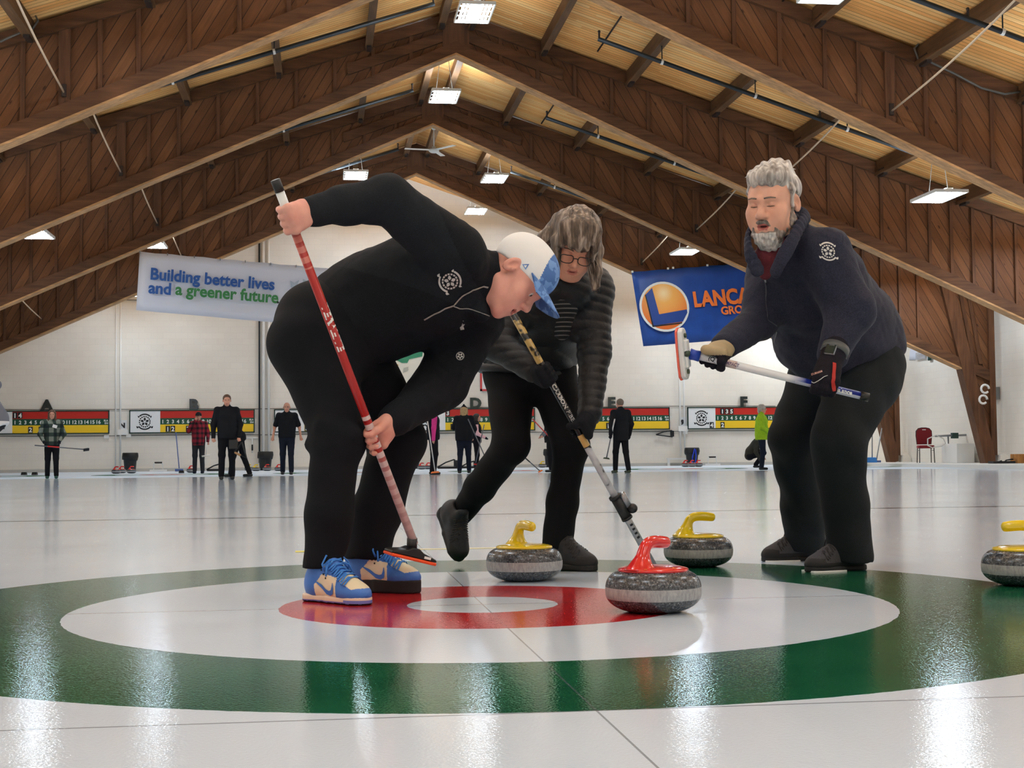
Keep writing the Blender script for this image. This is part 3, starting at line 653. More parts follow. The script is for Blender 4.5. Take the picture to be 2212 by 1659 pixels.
b = MB(); q = Vector((pb.x-.02, 47.55, 0)); b.tube([q+Vector((-.06, .02, .02)), q+Vector((-.04, .04, .3)), q+Vector((.04, .05, .58)), q+Vector((.07, .05, .55)), q+Vector((.08, .04, .3)), q+Vector((.03, .02, .02))], .022, 6); tag(b.build('strap', plain('blue_strap', (20, 56, 190), .5), None, True), 'blue strap hanging down the front of a black bin', 'strap')
def carrier(x, lab):
    p = at(x, 1005, 47.8); t = thing('hand_scraper', lab, 'scraper', (p.x, p.y, 0), 0, 'white hand scrapers by the wall')
    b = MB(); b.box((0, 0, .035), (.27, .05, .03)); b.build('blade_bar', M['white'], t, local=True)
    b = MB(); b.tube([(-.15, 0, .05), (-.14, 0, .24), (-.1, 0, .29)], .018, 6).tube([(.15, 0, .05), (.14, 0, .24), (.1, 0, .29)], .018, 6); b.build('uprights', M['white'], t, True, True)
    b = MB(); b.tube([(-.12, 0, .29), (.12, 0, .29)], .026, 8); b.build('handle', M['bracket'], t, True, True)
carrier(342, 'white hand scraper with a dark handle right of the leftmost bin'); carrier(1539, 'white hand scraper with a dark handle right of the bin with the blue strap')
a = at(380, 934, 48.3); c = at(387, 1007, 47.7); t = thing('push_broom', 'blue long-handled squeegee leaning on the wall below scoreboard B', 'squeegee', (c.x, c.y, 0))
M['mblue'] = plain('mid_blue', (84, 104, 160), .5); b = MB(); b.tube([a, Vector((c.x, c.y, .1))], .017, 8); b.build('handle', M['mblue'], t, True)
b = MB(); b.box((c.x, c.y, .05), (.13, .03, .03)).box((c.x, c.y, .015), (.13, .01, .015)); b.build('head', M['mblue'], t)
def stab(x, y, Y, s, hang, lab):
    p = at(x, y, Y); t = thing('stabilizer', lab, 'curling stabilizer', (p.x, p.y, p.z if hang else 0), 0, 'triangular black stabilizers')
    A, B, C = Vector((-.34*s, 0, .05)), Vector((.3*s, 0, .05)), Vector((.22*s, 0, .3*s)); b = MB()
    if hang: B = Vector((.3*s, 0, .02)); C = Vector((.28*s, 0, .24)); A = Vector((-.38*s, 0, .1))
    b.tube([A, A.lerp(C, .5)+Vector((0, 0, .03)), C], .022, 7).tube([C, B], .026, 7).tube([B, A], .022, 7); b.build('frame', M['black'], t, True, True)
    b = MB(); b.box(B.lerp(C, .5), (.06, .04, .1)); b.build('grip', M['black'], t, local=True)
    if not hang:
        b = MB(); b.box((0, 0, .025), (.32*s, .04, .022)); b.build('base', M['rubber'], t, local=True)
stab(967, 1003, 46.6, 1, False, 'black triangular stabilizer lying by the wall right of the pink sleeved woman'); stab(1437, 945, YB-.12, .85, True, 'black triangular stabilizer hung on the wall below scoreboard E'); stab(1013, 1003, 46.9, .8, False, 'black triangular stabilizer behind the person in the black beanie')
stab(465, 1013, 46.9, .8, False, 'black triangular stabilizer behind the red plaid jacket')
for x, y, lab in ((52, 1026, 'leftmost black foothold'), (75, 1026, 'second black foothold from the left'), (392, 1022, 'black foothold below the blue squeegee')):
    p = gnd(x, y); b = MB(); b.box((p.x, p.y, .04), (.075, .1, .04), taper=.8); tag(b.build('foothold', M['rubber'], bevel=.01), lab + ' set in the ice', 'foothold', 'rubber footholds in the ice')
def sign(x, y, txt, lab):
    p = at(x, y, YB-.03); t = thing('paper_sign', lab, 'sign', p, 0, 'paper signs beside the scoreboards')
    b = MB(); b.box((0, 0, 0), (.12, .006, .16)); b.build('sheet', M['board_white'], t, local=True)
    b = MB(); b.box((0, -.02, -.24), (.17, .05, .09)); b.build('holder', M['white'], t, local=True)
    b = MB(); add_text(b, txt, (-.02, -.012, -.09), XD, ZD, .22, .002, .012, 'CENTER'); b.build('print', M['ink'], t, local=True)
sign(266, 918, 'N', 'white paper sign with black print left of scoreboard B'); sign(598, 917, '8', 'white paper sign with black print left of the bald man'); sign(1475, 911, '9', 'white paper sign with black print left of scoreboard F')
p = at(927, 871, YB-.05); b = MB(); b.box(p, (.22, .04, .15)); tag(b.build('wall_box', plain('grey_box', (168, 170, 170), .5), bevel=.01), 'grey box above the head of the pink sleeved woman', 'box')
for x, y, lab in ((278, 941, 'small white junction box under the sign at scoreboard B'), (1480, 934, 'small white junction box under the sign at scoreboard F'), (230, 943, 'tiny white outlet below scoreboard A')):
    b = MB(); b.box(at(x, y, YB-.04), (.08, .03, .06)); tag(b.build('junction_box', M['white'], bevel=.008), lab, 'junction box', 'junction boxes')
p = at(545, 946, YB-.05); t = thing('tee_scraper', 'white T-handled tool hanging on the wall right of the tall man', 'tool', p)
b = MB(); b.tube([(-.2, 0, 0), (.2, 0, 0)], .025, 8); b.build('crossbar', M['white'], t, True, True); b = MB(); b.tube([(0, 0, 0), (0, 0, -.5)], .02, 8); b.build('shaft', M['white'], t, True, True); b = MB(); b.tube([(0, -.0, -.22), (0, 0, -.42)], .027, 8); b.build('grip', M['black'], t, True, True)
a = at(1484, 994, YB-.2); b = MB(); b.box((a.x-.25, YB-.2, .24), (.45, .08, .03)).box((a.x-.65, YB-.2, .11), (.03, .08, .11)).box((a.x+.15, YB-.2, .11), (.03, .08, .11)); tag(b.build('low_bench', M['white']), 'low white bench under the conduits left of the blue strap', 'bench')
# tape strip on the ice behind the house
a = gnd(638, 1192); c = gnd(668, 1192); e = gnd(1150, 1184.5); b = MB(); b.box(((a.x+c.x)/2, a.y, .0015), ((c.x-a.x)/2, .035, .001)); tag(b.build('tape_strip', plain('yellow_tape', (222, 212, 96), .5)), 'short bright yellow tape strip on the ice left of the blue sneakers', 'tape')
b = MB(); b.box(((c.x+e.x)/2+.01, a.y, .0012), ((e.x-c.x)/2, .028, .001)); tag(b.build('tape_strip', plain('pale_tape', (206, 200, 160), .5)), 'long pale tape strip running behind the broom and the stone', 'tape')
# ------------------------------------------------------------------ right side of the hall
WZ = .09
def ray_x(px, X): r = at(px, 1000, 1.0).x; return X/r
Y = ray_x(2000, 17.2); t = thing('banquet_chair', 'dark red banquet chair standing by the right wall', 'chair', (17.2, Y, WZ), math.radians(-14))
M['maroon'] = plain('maroon_cloth', (132, 14, 28), .7, bump=.2); M['chairleg'] = plain('bronze_metal', (58, 52, 50), .4, .6)
b = MB(); b.box((0, 0, .46), (.22, .22, .045)); b.build('seat', M['maroon'], t, True, True, bevel=.03)
b = MB(); pr = [(-.19, 0), (-.215, .25), (-.21, .38), (-.15, .45), (-.06, .47), (.06, .47), (.15, .45), (.21, .38), (.215, .25), (.19, 0)]; b.prism(pr, .045, (0, .22, .53)); b.build('backrest', M['maroon'], t, False, True, bevel=.012)
b = MB(); b.tube([(x*1.03, .235, .53+z*1.02) for x, z in pr], .014, 8); b.build('back_frame', M['chairleg'], t, True, True)
b = MB(); b.box((0, .2, .955), (.05, .03, .012)); b.build('hand_hold', M['white'], t, local=True)
for x, y, x2, y2 in ((-.2, -.2, -.21, -.23), (.2, -.2, .21, -.23), (-.19, .21, -.2, .27), (.19, .21, .2, .27)):
    b = MB(); b.tube([(x, y, .44), (x2, y2, 0)], .013, 8); b.build('leg', M['chairleg'], t, True, True)
b = MB(); b.tube([(-.2, -.2, .36), (-.2, .22, .36)], .008, 6).tube([(.2, -.2, .36), (.2, .22, .36)], .008, 6); b.build('stretcher', M['chairleg'], t, True, True)
XR = WR - .12; f = lambda px, py, X=XR: at(px, py, ray_x(px, X))
p = f(2150, 850, WR-.1); t = thing('electrical_box', 'grey electrical box on the right wall beside a timber frame leg', 'electrical box', p)
b = MB(); b.box((0, 0, 0), (.06, .17, .17)); b.build('box', plain('grey_enamel', (160, 166, 170), .4), t, local=True, bevel=.01)
b = MB(); b.box((-.066, 0, 0), (.006, .15, .15)); b.build('cover', M['steel'], t, local=True)
for px, py in ((2128, 840), (2124, 863)):
    p = at(px, py, 36.1); b = MB(); b.tube([p+Vector((.11*math.cos(a*.5), 0, .11*math.sin(a*.5))) for a in range(12)], .03, 7); tag(b.build('hose_coil', M['white'], None, True), 'white hose loop hanging on the frame leg, ' + ('upper one' if py < 850 else 'lower one'), 'hose', 'hose loops')
for z0, lab in ((850, 'thin cable with clips along the right wall'),):
    b = MB(); b.tube([f(px, 868-(px-1935)*.068, WR-.03) for px in range(1936, 2240, 20)], .012, 5); tag(b.build('wall_cable', M['wire'], None, True), lab, 'cable')
b = MB(); b.tube([f(2143, 655, WR-.05), f(2146, 760, WR-.05), f(2148, 838, WR-.05)], .02, 6); tag(b.build('wall_conduit', M['rod'], None, True), 'brown conduit running down the right wall to the grey electrical box', 'conduit')
Yr = 38.9; X0 = 16.95
t = thing('pipe_rail', 'grey pipe rail on a post right of the red chair', 'rail', at(2048, 1003, Yr))
b = MB(); b.tube([at(2020, 942, Yr), at(2106, 939, Yr)], .03, 8); b.build('rail', M['steel'], t, True)
b = MB(); q = at(2048, 940, Yr); b.tube([q, (q.x, q.y, WZ)], .022, 8); b.build('post', M['steel'], t, True)
b = MB(); b.box(at(2062, 941, Yr), (.09, .06, .08)); b.build('clamp', plain('dark_green_clamp', (40, 70, 60), .5), t)
b = MB(); b.tube([at(x, y, Yr-.02) for x, y in ((2016, 968), (2004, 962), (2004, 948), (2022, 940), (2038, 948), (2042, 958), (2034, 964), (2016, 966))], .018, 6); b.build('loop', M['white'], t, True)
b = MB(); b.tube([at(2104, 940, Yr), at(2103, 952, Yr), at(2104, 962, Yr)], .014, 6); b.build('hook', M['steel'], t, True)
b = MB(); q = at(2081, 990, 39.4); b.box((17.8, 38.6, WZ+.27), (.26, .5, .27)); t = b.build('low_cabinet', M['white'], bevel=.01); tag(t, 'low white cabinet below the pipe rail', 'cabinet')
Yi = 42.2; q = at(1872, 1001, Yi); t = thing('ice_scraper', 'blue based ice scraper with tall grey tube handle left of the far frame leg', 'ice scraper', (q.x, Yi, WZ))
M['sblue'] = plain('scraper_blue', (50, 124, 200), .5)
b = MB(); b.box((q.x, Yi, WZ+.08), (.27, .2, .08), taper=.9); b.build('base', M['sblue'], t, bevel=.015)
b = MB(); b.tube([at(1852, 990, Yi), at(1866, 914, Yi), at(1870, 909, Yi), at(1880, 908, Yi), at(1884, 912, Yi), at(1884, 990, Yi)], .018, 8); b.build('handle', M['steel'], t, True)
b = MB(); b.tube([at(1858, 930, Yi), at(1884, 930, Yi)], .012, 6); b.build('crossbar', M['steel'], t, True)
t = thing('push_broom', 'grey broom leaning beside the blue based ice scraper', 'broom', at(1893, 1001, Yi+.4))
b = MB(); b.tube([at(1905, 925, Yi+.5), at(1893, 996, Yi+.4)], .018, 8); b.build('handle', M['steel'], t, True); b = MB(); b.box(at(1894, 998, Yi+.4), (.12, .04, .05)); b.build('head', M['mblue'], t)
Ys = 35.3; q = at(2205, 1003, Ys); b = MB(); b.box((q.x+.22, Ys, WZ+.12), (.38, .25, .12)); tag(b.build('wooden_crate', M['fresh'], bevel=.01), 'low wooden crate at the right edge of the picture', 'crate')
t = thing('tow_sled', 'black sled with a bent handle left of the wooden crate', 'sled', (q.x-.45, Ys, WZ))
b = MB(); b.box((q.x-.52, Ys, WZ+.03), (.3, .15, .03)); b.build('base', M['black'], t); b = MB(); b.tube([at(2158, 1002, Ys), at(2160, 996, Ys), at(2164, 995, Ys)], .015, 6).tube([at(2164, 1003, Ys), at(2174, 994, Ys), at(2188, 992, Ys)], .02, 6); b.build('handle', M['darkm'], t, True)
# ------------------------------------------------------------------ smooth solid modelling: bodies and clothes grown as one continuous surface
F4 = np.float32
V3 = lambda v: np.array(tuple(v), dtype=F4)
class Prim:
    def __init__(s, lo, hi, fn, k=.02, op='add'): s.lo = np.array(lo, F4); s.hi = np.array(hi, F4); s.fn = fn; s.k = k; s.op = op
def seg(a, b, ra, rb=None, n=None, q=1, k=.02, op='add', off=0):
    """tapered capsule; cross-section stretched q times along n"""
    a = V3(a); b = V3(b); rb = ra if rb is None else rb; ra += off; rb += off; R = max(ra, rb)*max(1, q); ab = b-a; L2 = float(ab@ab)+1e-12
    nn = None
    if n is not None:
        nn = V3(n); u = ab/math.sqrt(L2); nn = nn-u*(nn@u); l = np.linalg.norm(nn); nn = nn/l if l > 1e-5 else None
    def fn(P):
        ap = P-a; t = np.clip((ap@ab)/L2, 0, 1); v = ap - t[..., None]*ab
        if nn is not None: v = v - (v@nn)[..., None]*nn*F4(1-1/q)
        return np.sqrt((v*v).sum(-1)) - (ra+(rb-ra)*t)
    return Prim(np.minimum(a, b)-R, np.maximum(a, b)+R, fn, k, op)
def ell(c, r, Mx=None, k=.02, op='add', off=0):
    c = V3(c); r = np.array([x+off for x in r], F4); Mt = np.array(Mx if Mx is not None else np.eye(3), F4)
    def fn(P):
        p = (P-c)@Mt; a = p/r; k0 = np.sqrt((a*a).sum(-1)); g = a/r; k1 = np.sqrt((g*g).sum(-1))+1e-9
        return k0*(k0-1)/k1
    R = float(r.max()); return Prim(c-R, c+R, fn, k, op)
def rbox(c, h, Mx=None, rad=.01, k=.01, op='add'):
    c = V3(c); h = np.array(h, F4)-rad; Mt = np.array(Mx if Mx is not None else np.eye(3), F4)
    def fn(P):
        p = np.abs((P-c)@Mt)-h; return np.sqrt((np.maximum(p, 0)**2).sum(-1)) + np.minimum(p.max(-1), 0) - rad
    R = float(np.linalg.norm(h))+rad; return Prim(c-R, c+R, fn, k, op)
def halfspace(p, n, op='sub', k=.002, R=3):
    """sub: removes everything on the side n points to"""
    p = V3(p); n = V3(n); n = n/np.linalg.norm(n)
    return Prim(p-R, p+R, lambda P: -((P-p)@n), k, op)
def ev(prims, P, disp=None):
    d = np.full(P.shape[:-1], 9, F4)
    for q in prims:
        e = q.fn(P).astype(F4); k = F4(max(q.k, 1e-5))
        if q.op == 'add':
            h = np.maximum(k-np.abs(d-e), 0)/k; d = np.minimum(d, e)-h*h*k*F4(.25)
        elif q.op == 'sub':
            e = -e; h = np.maximum(k-np.abs(d-e), 0)/k; d = np.maximum(d, e)+h*h*k*F4(.25)
    if disp is not None: d = d+disp(P).astype(F4)
    return d
_C = np.array([[i, j, k] for i in (0, 1) for j in (0, 1) for k in (0, 1)])
_E = [(a, b) for a in range(8) for b in range(8) if a < b and np.abs(_C[a]-_C[b]).sum() == 1]
def surface(prims, h, disp=None, pad=.02, B=26):
    """surface nets over blocks: returns vertices and quads"""
    adds = [p for p in prims if p.op == 'add']
    lo = np.min([p.lo for p in adds], 0)-pad; hi = np.max([p.hi for p in adds], 0)+pad
    n = np.ceil((hi-lo)/h).astype(int)+1; nb = (n+B-1)//B; N1 = int(n.max())+B*2
    keys = []; verts = []; quads = []
    g = np.stack(np.meshgrid(*[np.arange(B+1)]*3, indexing='ij'), -1).astype(F4)
    gc = g[::max(1, B//4), ::max(1, B//4), ::max(1, B//4)]
    for bi in range(nb[0]):
        for bj in range(nb[1]):
            for bk in range(nb[2]):
                o = np.array([bi, bj, bk])*B; bl = lo+o*h; bh = bl+B*h
                sel = [p for p in prims if np.all(p.lo-p.k-2*h-pad < bh) and np.all(p.hi+p.k+2*h+pad > bl)]
                if not any(p.op == 'add' for p in sel): continue
                dc = ev(sel, (gc*h+bl).astype(F4))
                step = h*max(1, B//4)*1.3+.012
                if dc.min() > step or dc.max() < -step: continue
                D = ev(sel, (g*h+bl).astype(F4), disp); s = D < 0
                cnt = sum(s[c[0]:c[0]+B, c[1]:c[1]+B, c[2]:c[2]+B].astype(np.int8) for c in _C)
                idx = np.argwhere((cnt > 0) & (cnt < 8))
                if len(idx) == 0: continue
                acc = np.zeros((len(idx), 3)); ct = np.zeros(len(idx))
                cv = [D[idx[:, 0]+c[0], idx[:, 1]+c[1], idx[:, 2]+c[2]] for c in _C]
                for a, b in _E:
                    m = (cv[a] < 0) != (cv[b] < 0)
                    if not m.any(): continue
                    t = np.where(m, cv[a]/(cv[a]-cv[b]+1e-20), 0)
                    acc += m[:, None]*(_C[a]+t[:, None]*(_C[b]-_C[a])); ct += m
                verts.append((idx+acc/ct[:, None])*h+bl)
                gi = idx+o+1; keys.append((gi[:, 0]*N1+gi[:, 1])*N1+gi[:, 2])
                for ax in range(3):
                    u, v = (ax+1) % 3, (ax+2) % 3
                    sl = [slice(0, B)]*3; sh = [slice(0, B)]*3; sh[ax] = slice(1, B+1)
                    A_ = s[tuple(sl)]; B_ = s[tuple(sh)]
                    e = np.argwhere(A_ != B_)
                    if len(e) == 0: continue
                    ins = A_[e[:, 0], e[:, 1], e[:, 2]]; q = e+o+1
                    du = np.zeros(3, int); du[u] = 1; dv = np.zeros(3, int); dv[v] = 1
                    kk = [(c[:, 0]*N1+c[:, 1])*N1+c[:, 2] for c in (q-du-dv, q-dv, q, q-du)]
                    kk = np.stack(kk, 1); kk[~ins] = kk[~ins][:, ::-1]; quads.append(kk)
    K = np.concatenate(keys); Vv = np.concatenate(verts); Q = np.concatenate(quads)
    od = np.argsort(K); Ks = K[od]; p = np.searchsorted(Ks, Q); p = np.clip(p, 0, len(Ks)-1)
    ok = (Ks[p] == Q).all(1); F = od[p[ok]]
    return Vv, F
def relax(V, F, it=1, lam=.5):
    for _ in range(it):
        s = np.zeros_like(V); c = np.zeros(len(V))
        for a in range(4):
            b = (a+1) % 4
            np.add.at(s, F[:, a], V[F[:, b]]); np.add.at(s, F[:, b], V[F[:, a]]); np.add.at(c, F[:, a], 1); np.add.at(c, F[:, b], 1)
        V = V+(s/np.maximum(c, 1)[:, None]-V)*lam
    return V
def grow(name, prims, h, mats, parent, disp=None, it=1, matfn=None, pad=.02):
    V, F = surface(prims, h, disp, pad); V = relax(V, F, it) if it else V
    off = np.array(OFF[parent]) if parent is not None else 0
    me = bpy.data.meshes.new(name); nv, nf = len(V), len(F)
    me.vertices.add(nv); me.vertices.foreach_set('co', (V-off).astype(F4).ravel())
    me.loops.add(nf*4); me.loops.foreach_set('vertex_index', F.astype(np.int32).ravel())
    me.polygons.add(nf); me.polygons.foreach_set('loop_start', np.arange(0, nf*4, 4, dtype=np.int32)); me.polygons.foreach_set('loop_total', np.full(nf, 4, np.int32))
    me.update(calc_edges=True)
    for m in (mats if isinstance(mats, (list, tuple)) else [mats]): me.materials.append(m)
    if matfn is not None: me.polygons.foreach_set('material_index', matfn(V[F].mean(1)).astype(np.int32))
    me.polygons.foreach_set('use_smooth', np.ones(nf, bool)); me.update()
    o = bpy.data.objects.new(name, me); COL.objects.link(o)
    if parent is not None: o.parent = parent; OFF[o] = OFF[parent]
    return o
def folds(amp, f=18, seed=0, aniso=(1, 1, 1), amp2=0, f2=60):
    r = np.random.RandomState(seed); W = r.normal(size=(5, 3))*np.array(aniso); W /= np.linalg.norm(W, axis=1)[:, None]; ph = r.uniform(0, 6.28, 5); U = r.normal(size=(5, 3))
    def fn(P):
        s = 0
        for i in range(5):
            w = np.sin(P@(U[i]*f*.45).astype(F4)+ph[i])*1.6
            s = s+np.abs(np.sin((P@(W[i]*f*(.7+.25*i)).astype(F4))+w+ph[i]))**1.5/(1+.3*i)
        d = -amp*(s/2.2-.55)
        if amp2: d = d+amp2*np.sin(P[..., 0]*f2+np.sin(P[..., 1]*f2*.8)*1.5)*np.sin(P[..., 2]*f2*1.1+np.sin(P[..., 0]*f2*.7))
        return d
    return fn
def hit(prims, px, py, y0=2.5, y1=9, disp=None, eps=.0):
    """where the view ray through a pixel first meets a grown surface (for sewing badges and zips onto it)"""
    a = np.array(at(px, py, y0)); b = np.array(at(px, py, y1)); n = 500
    P = a+(b-a)*np.linspace(0, 1, n)[:, None]; d = ev(prims, P.astype(F4), disp); i = np.argmax(d < eps)
    if d[i] >= eps: i = int(np.argmin(d))
    return Vector(P[max(i-1, 0)])
def normal(prims, p, disp=None, e=.004):
    P = np.array([[p[0]+e, p[1], p[2]], [p[0]-e, p[1], p[2]], [p[0], p[1]+e, p[2]], [p[0], p[1]-e, p[2]], [p[0], p[1], p[2]+e], [p[0], p[1], p[2]-e]], F4)
    d = ev(prims, P); return Vector((d[0]-d[1], d[2]-d[3], d[4]-d[5])).normalized()
def sew(mb, prims, disp=None, lift=.0018, start=0, span=.2):
    """lay flat trim onto a grown surface along the line of sight of the measuring camera"""
    P = np.array(mb.v[start:], np.float64); e = np.array(EYE); D = P-e; D /= np.linalg.norm(D, axis=1)[:, None]
    s = np.linspace(-span, span, 120); Q = P[:, None, :]+D[:, None, :]*s[None, :, None]
    d = ev(prims, Q.astype(F4), disp); ins = d < 0; i = np.argmax(ins, 1); none = ~ins.any(1); i[none] = np.argmin(d[none], 1); i = np.maximum(i, 1)
    r = np.arange(len(P)); d1 = d[r, i]; d0 = d[r, i-1]; f = np.clip(d0/(d0-d1+1e-9), 0, 1); t = s[i-1]+(s[i]-s[i-1])*f
    P = P+D*(t-lift)[:, None]; mb.v[start:] = [tuple(map(float, p)) for p in P]; return mb
def snap(mb, prims, disp=None, lift=.002, start=0):
    """press flat trim onto a grown surface"""
    P = np.array(mb.v[start:], F4)
    if len(P) == 0: return mb
    for _ in range(4):
        e = .003; d = ev(prims, P, disp); G = np.stack([ev(prims, P+np.eye(3, dtype=F4)[i]*e)-ev(prims, P-np.eye(3, dtype=F4)[i]*e) for i in range(3)], -1)
        G /= np.linalg.norm(G, axis=-1)[..., None]+1e-9; P = P-G*(d-lift)[..., None]
    mb.v[start:] = [tuple(map(float, p)) for p in P]; return mb
def frame3(fwd, upv):
    """columns: right (to the figure's left hand in view), forward, up"""
    y = Vector(fwd).normalized(); z = Vector(upv); z = (z-y*z.dot(y)).normalized(); x = y.cross(z); return x, y, z
class Head:
    """a head in its own frame: x to its right, y out of the face, z to the crown"""
    def __init__(s, c, fwd, upv, sc=1.0): s.c = Vector(c); s.x, s.y, s.z = frame3(fwd, upv); s.s = sc; s.M = np.array([[s.x[i], s.y[i], s.z[i]] for i in range(3)], F4)
    def p(s, x, y, z): return s.c + (s.x*x+s.y*y+s.z*z)*s.s
    def loc(s, P): return ((P-np.array(s.c, F4))@s.M)/s.s
    def prims(s, mouth=.004, jaw=1.0, nose=1.0, cheek=0, female=False, lid=0):
        S = s.s; p = s.p; L = []
        E_ = lambda c, r, k=.02, op='add', Mx=None: L.append(ell(p(*c), [q*S for q in r], Mx if Mx is not None else s.M, k*S, op))
        G_ = lambda a, b, ra, rb=None, k=.015, op='add': L.append(seg(p(*a), p(*b), ra*S, (ra if rb is None else rb)*S, None, 1, k*S, op))
        j = jaw
        E_((0, -.012, .042), (.075, .097, .083)); E_((0, .03, .025), (.066, .066, .07), .03)
        E_((0, .03, -.035), (.058*j, .062, .078), .03); G_((.05*j, .004, -.055), (.022, .074, -.094), .022*j, .02, .02); G_((-.05*j, .004, -.055), (-.022, .074, -.094), .022*j, .02, .02)
        E_((0, .08, -.097), (.024*j, .018, .019), .018)
        for q in (-1, 1):
            E_((q*.044, .066, -.014), (.024+cheek, .022+cheek, .024), .02); E_((q*.036, .075, -.045), (.022+cheek, .02, .03), .03)
        G_((-.04, .079, .033), (0, .093, .030), .0125, .011, .012); G_((.04, .079, .033), (0, .093, .030), .0125, .011, .012)
        for q in (-1, 1): E_((q*.031, .103, .012), (.0155, .0145, .0105), .012, 'sub')
        for q in (-1, 1): E_((q*.031, .0815, .0125), (.0150, .0130, .0118), .004)
        G_((0, .092, .02), (0, .112*1, -.012), .0085, .0105*nose, .012); E_((0, .1145, -.020), (.0125*nose, .0125*nose, .0105*nose), .010)
        for q in (-1, 1): E_((q*.0135*nose, .105, -.023), (.0085, .0105, .0085), .006); E_((q*.0072, .110, -.032), (.0042, .006, .004), .003, 'sub')
        E_((0, .090, -.058), (.03, .014, .024), .02)
        G_((-.018, .0985, -.0505), (.018, .0985, -.0505), .0062, .0062, .006); G_((-.016, .0975, -.0655), (.016, .0975, -.0655), .0072, .0072, .006)
        E_((0, .104, -.058), (.021, .012, mouth), .003, 'sub')
        for q in (-1, 1):
            Me = np.array(Matrix(((s.x[0], s.y[0], s.z[0]), (s.x[1], s.y[1], s.z[1]), (s.x[2], s.y[2], s.z[2]))) @ Matrix.Rotation(.32*q, 3, 'Z') @ Matrix.Rotation(-.22, 3, 'X'), F4)
            E_((q*.0795, -.006, .002), (.0085, .0195, .0325), .006, 'add', Me); E_((q*.0875, .0, .003), (.0095, .0115, .0195), .004, 'sub', Me); E_((q*.082, .008, -.005), (.006, .006, .009), .005, 'add', Me)
        return L
    def zones(s, smile=0):
        """lips and mouth cavity get their own colours"""
        def fn(C):
            q = s.loc(C.astype(F4)); m = np.zeros(len(C), int)
            q[:, 2] -= smile*q[:, 0]**2; lips = (np.abs(q[:, 0]) < .0195*(1-((q[:, 2]+.058)/.02)**2*.6)) & (q[:, 1] > .084) & (np.abs(q[:, 2]+.058) < .0105); m[lips] = 1
            m[(np.abs(q[:, 0]) < .021) & (q[:, 1] > .07) & (q[:, 1] < .0965) & (np.abs(q[:, 2]+.058) < .0062)] = 2
            return m
        return fn
def hand_prims(C, ax, kn, side, r, sc=1.0, wrist=None, fr=.0088, spread=.0195, thumb=1, thumb_along=.6):
    """a hand closed round a shaft. C centre of the grip, ax shaft axis (index finger towards +ax), kn direction from the shaft to the knuckles/back of the hand, side: which way the fingers wrap (+1/-1)"""
    C = Vector(C); ax = Vector(ax).normalized(); kn = Vector(kn); kn = (kn-ax*kn.dot(ax)).normalized(); w = ax.cross(kn)*side; L = []
    S = sc; fr *= S
    def on(a, rr): return kn*(math.cos(a)*rr)+w*(math.sin(a)*rr)
    lens = (.95, 1.05, 1.0, .85); knp = []
    for i in range(4):
        o = C+ax*((1.5-i)*spread*S); f = fr*(1.0, 1.04, 1.0, .88)[i]; R0 = r+f*.92
        pts = [o+on(-.35, R0+.014*S), o+on(.55, R0+.006*S), o+on(1.5, R0), o+on(2.5, R0), o+on(3.3*lens[i], R0)]
        knp.append(pts[0])
        for a, b, ra, rb in zip(pts[:-1], pts[1:], (1.12, 1.06, 1.0, .95), (1.06, 1.0, .95, .82)): L.append(seg(a, b, f*ra, f*rb, None, 1, .004))
    wr = Vector(wrist) if wrist is not None else C+on(-1.2, .09*S)
    mid = (knp[1]+knp[2])/2
    for i in range(4):
        L.append(seg(knp[i], wr.lerp(knp[i], .22)+(ax*((1.5-i)*.004)), .0125*S, .015*S, None, 1, .012))
    L.append(seg(mid.lerp(wr, .45), wr, .026*S, .024*S, ax, 1.25, .02))
    base = wr.lerp(knp[0], .42)+ax*.012*S+on(-1.9, .012*S)
    t1 = C+ax*(spread*1.7*S*thumb_along+.012)+on(-1.25, r+fr*1.6); t2 = C+ax*(spread*2.2*S*thumb_along+.012)+on(-2.2*thumb, r+fr*1.15); t3 = C+ax*(spread*2.0*S*thumb_along+.008)+on(-3.0*thumb, r+fr*1.05)
    L += [seg(base, t1, .016*S, .0125*S, None, 1, .012), seg(t1, t2, .0122*S, .0108*S, None, 1, .005), seg(t2, t3, .0106*S, .0088*S, None, 1, .005)]
    return L, wr
# ------------------------------------------------------------------ the three players in front
def skin(name, c, c2):
    t = NT(name); o = t.obj(); n1 = t.noise(o, 14, 3); n2 = t.noise(o, 160, 2)
    t.bump(n2, .12, .002); t.b.inputs['Subsurface Weight'].default_value = .08; t.b.inputs['Subsurface Radius'].default_value = (.01, .004, .002)
    return t.set(t.ramp(n1, [(.3, lin(*c)), (.7, lin(*c2))]), .5, spec=.35)
def cloth(name, c, var=.25, scale=240, bump=.35, rough=.9, sheen=.0, spec=.2, fleck=None):
    t = NT(name); o = t.obj(); n = t.noise(o, scale, 3, .6); big = t.noise(o, 5, 3)
    col = lin(*c); lo = tuple(v*(1-var) for v in col[:3])+(1,); hi = tuple(v*(1+var) for v in col[:3])+(1,)
    base = t.mul(t.ramp(n, [(.3, lo), (.7, hi)]), t.ramp(big, [(.3, (.85, .85, .85, 1)), (.7, (1.12, 1.12, 1.12, 1))]))
    t.bump(n, bump, .003)
    return t.set(base, rough, spec=spec, sheen=sheen)
M['skinA'] = skin('skin_ruddy', (216, 150, 134), (230, 172, 154)); M['skinB'] = skin('skin_warm', (208, 146, 120), (222, 166, 140)); M['skinC'] = skin('skin_pale', (212, 156, 132), (224, 172, 148))
M['lip'] = plain('lip', (186, 108, 98), .45); M['mouth'] = plain('mouth_inside', (96, 34, 34), .5)
M['black_fleece'] = cloth('black_fleece', (21, 23, 28), .35); M['black_panel'] = cloth('black_softshell', (29, 32, 37), .2)
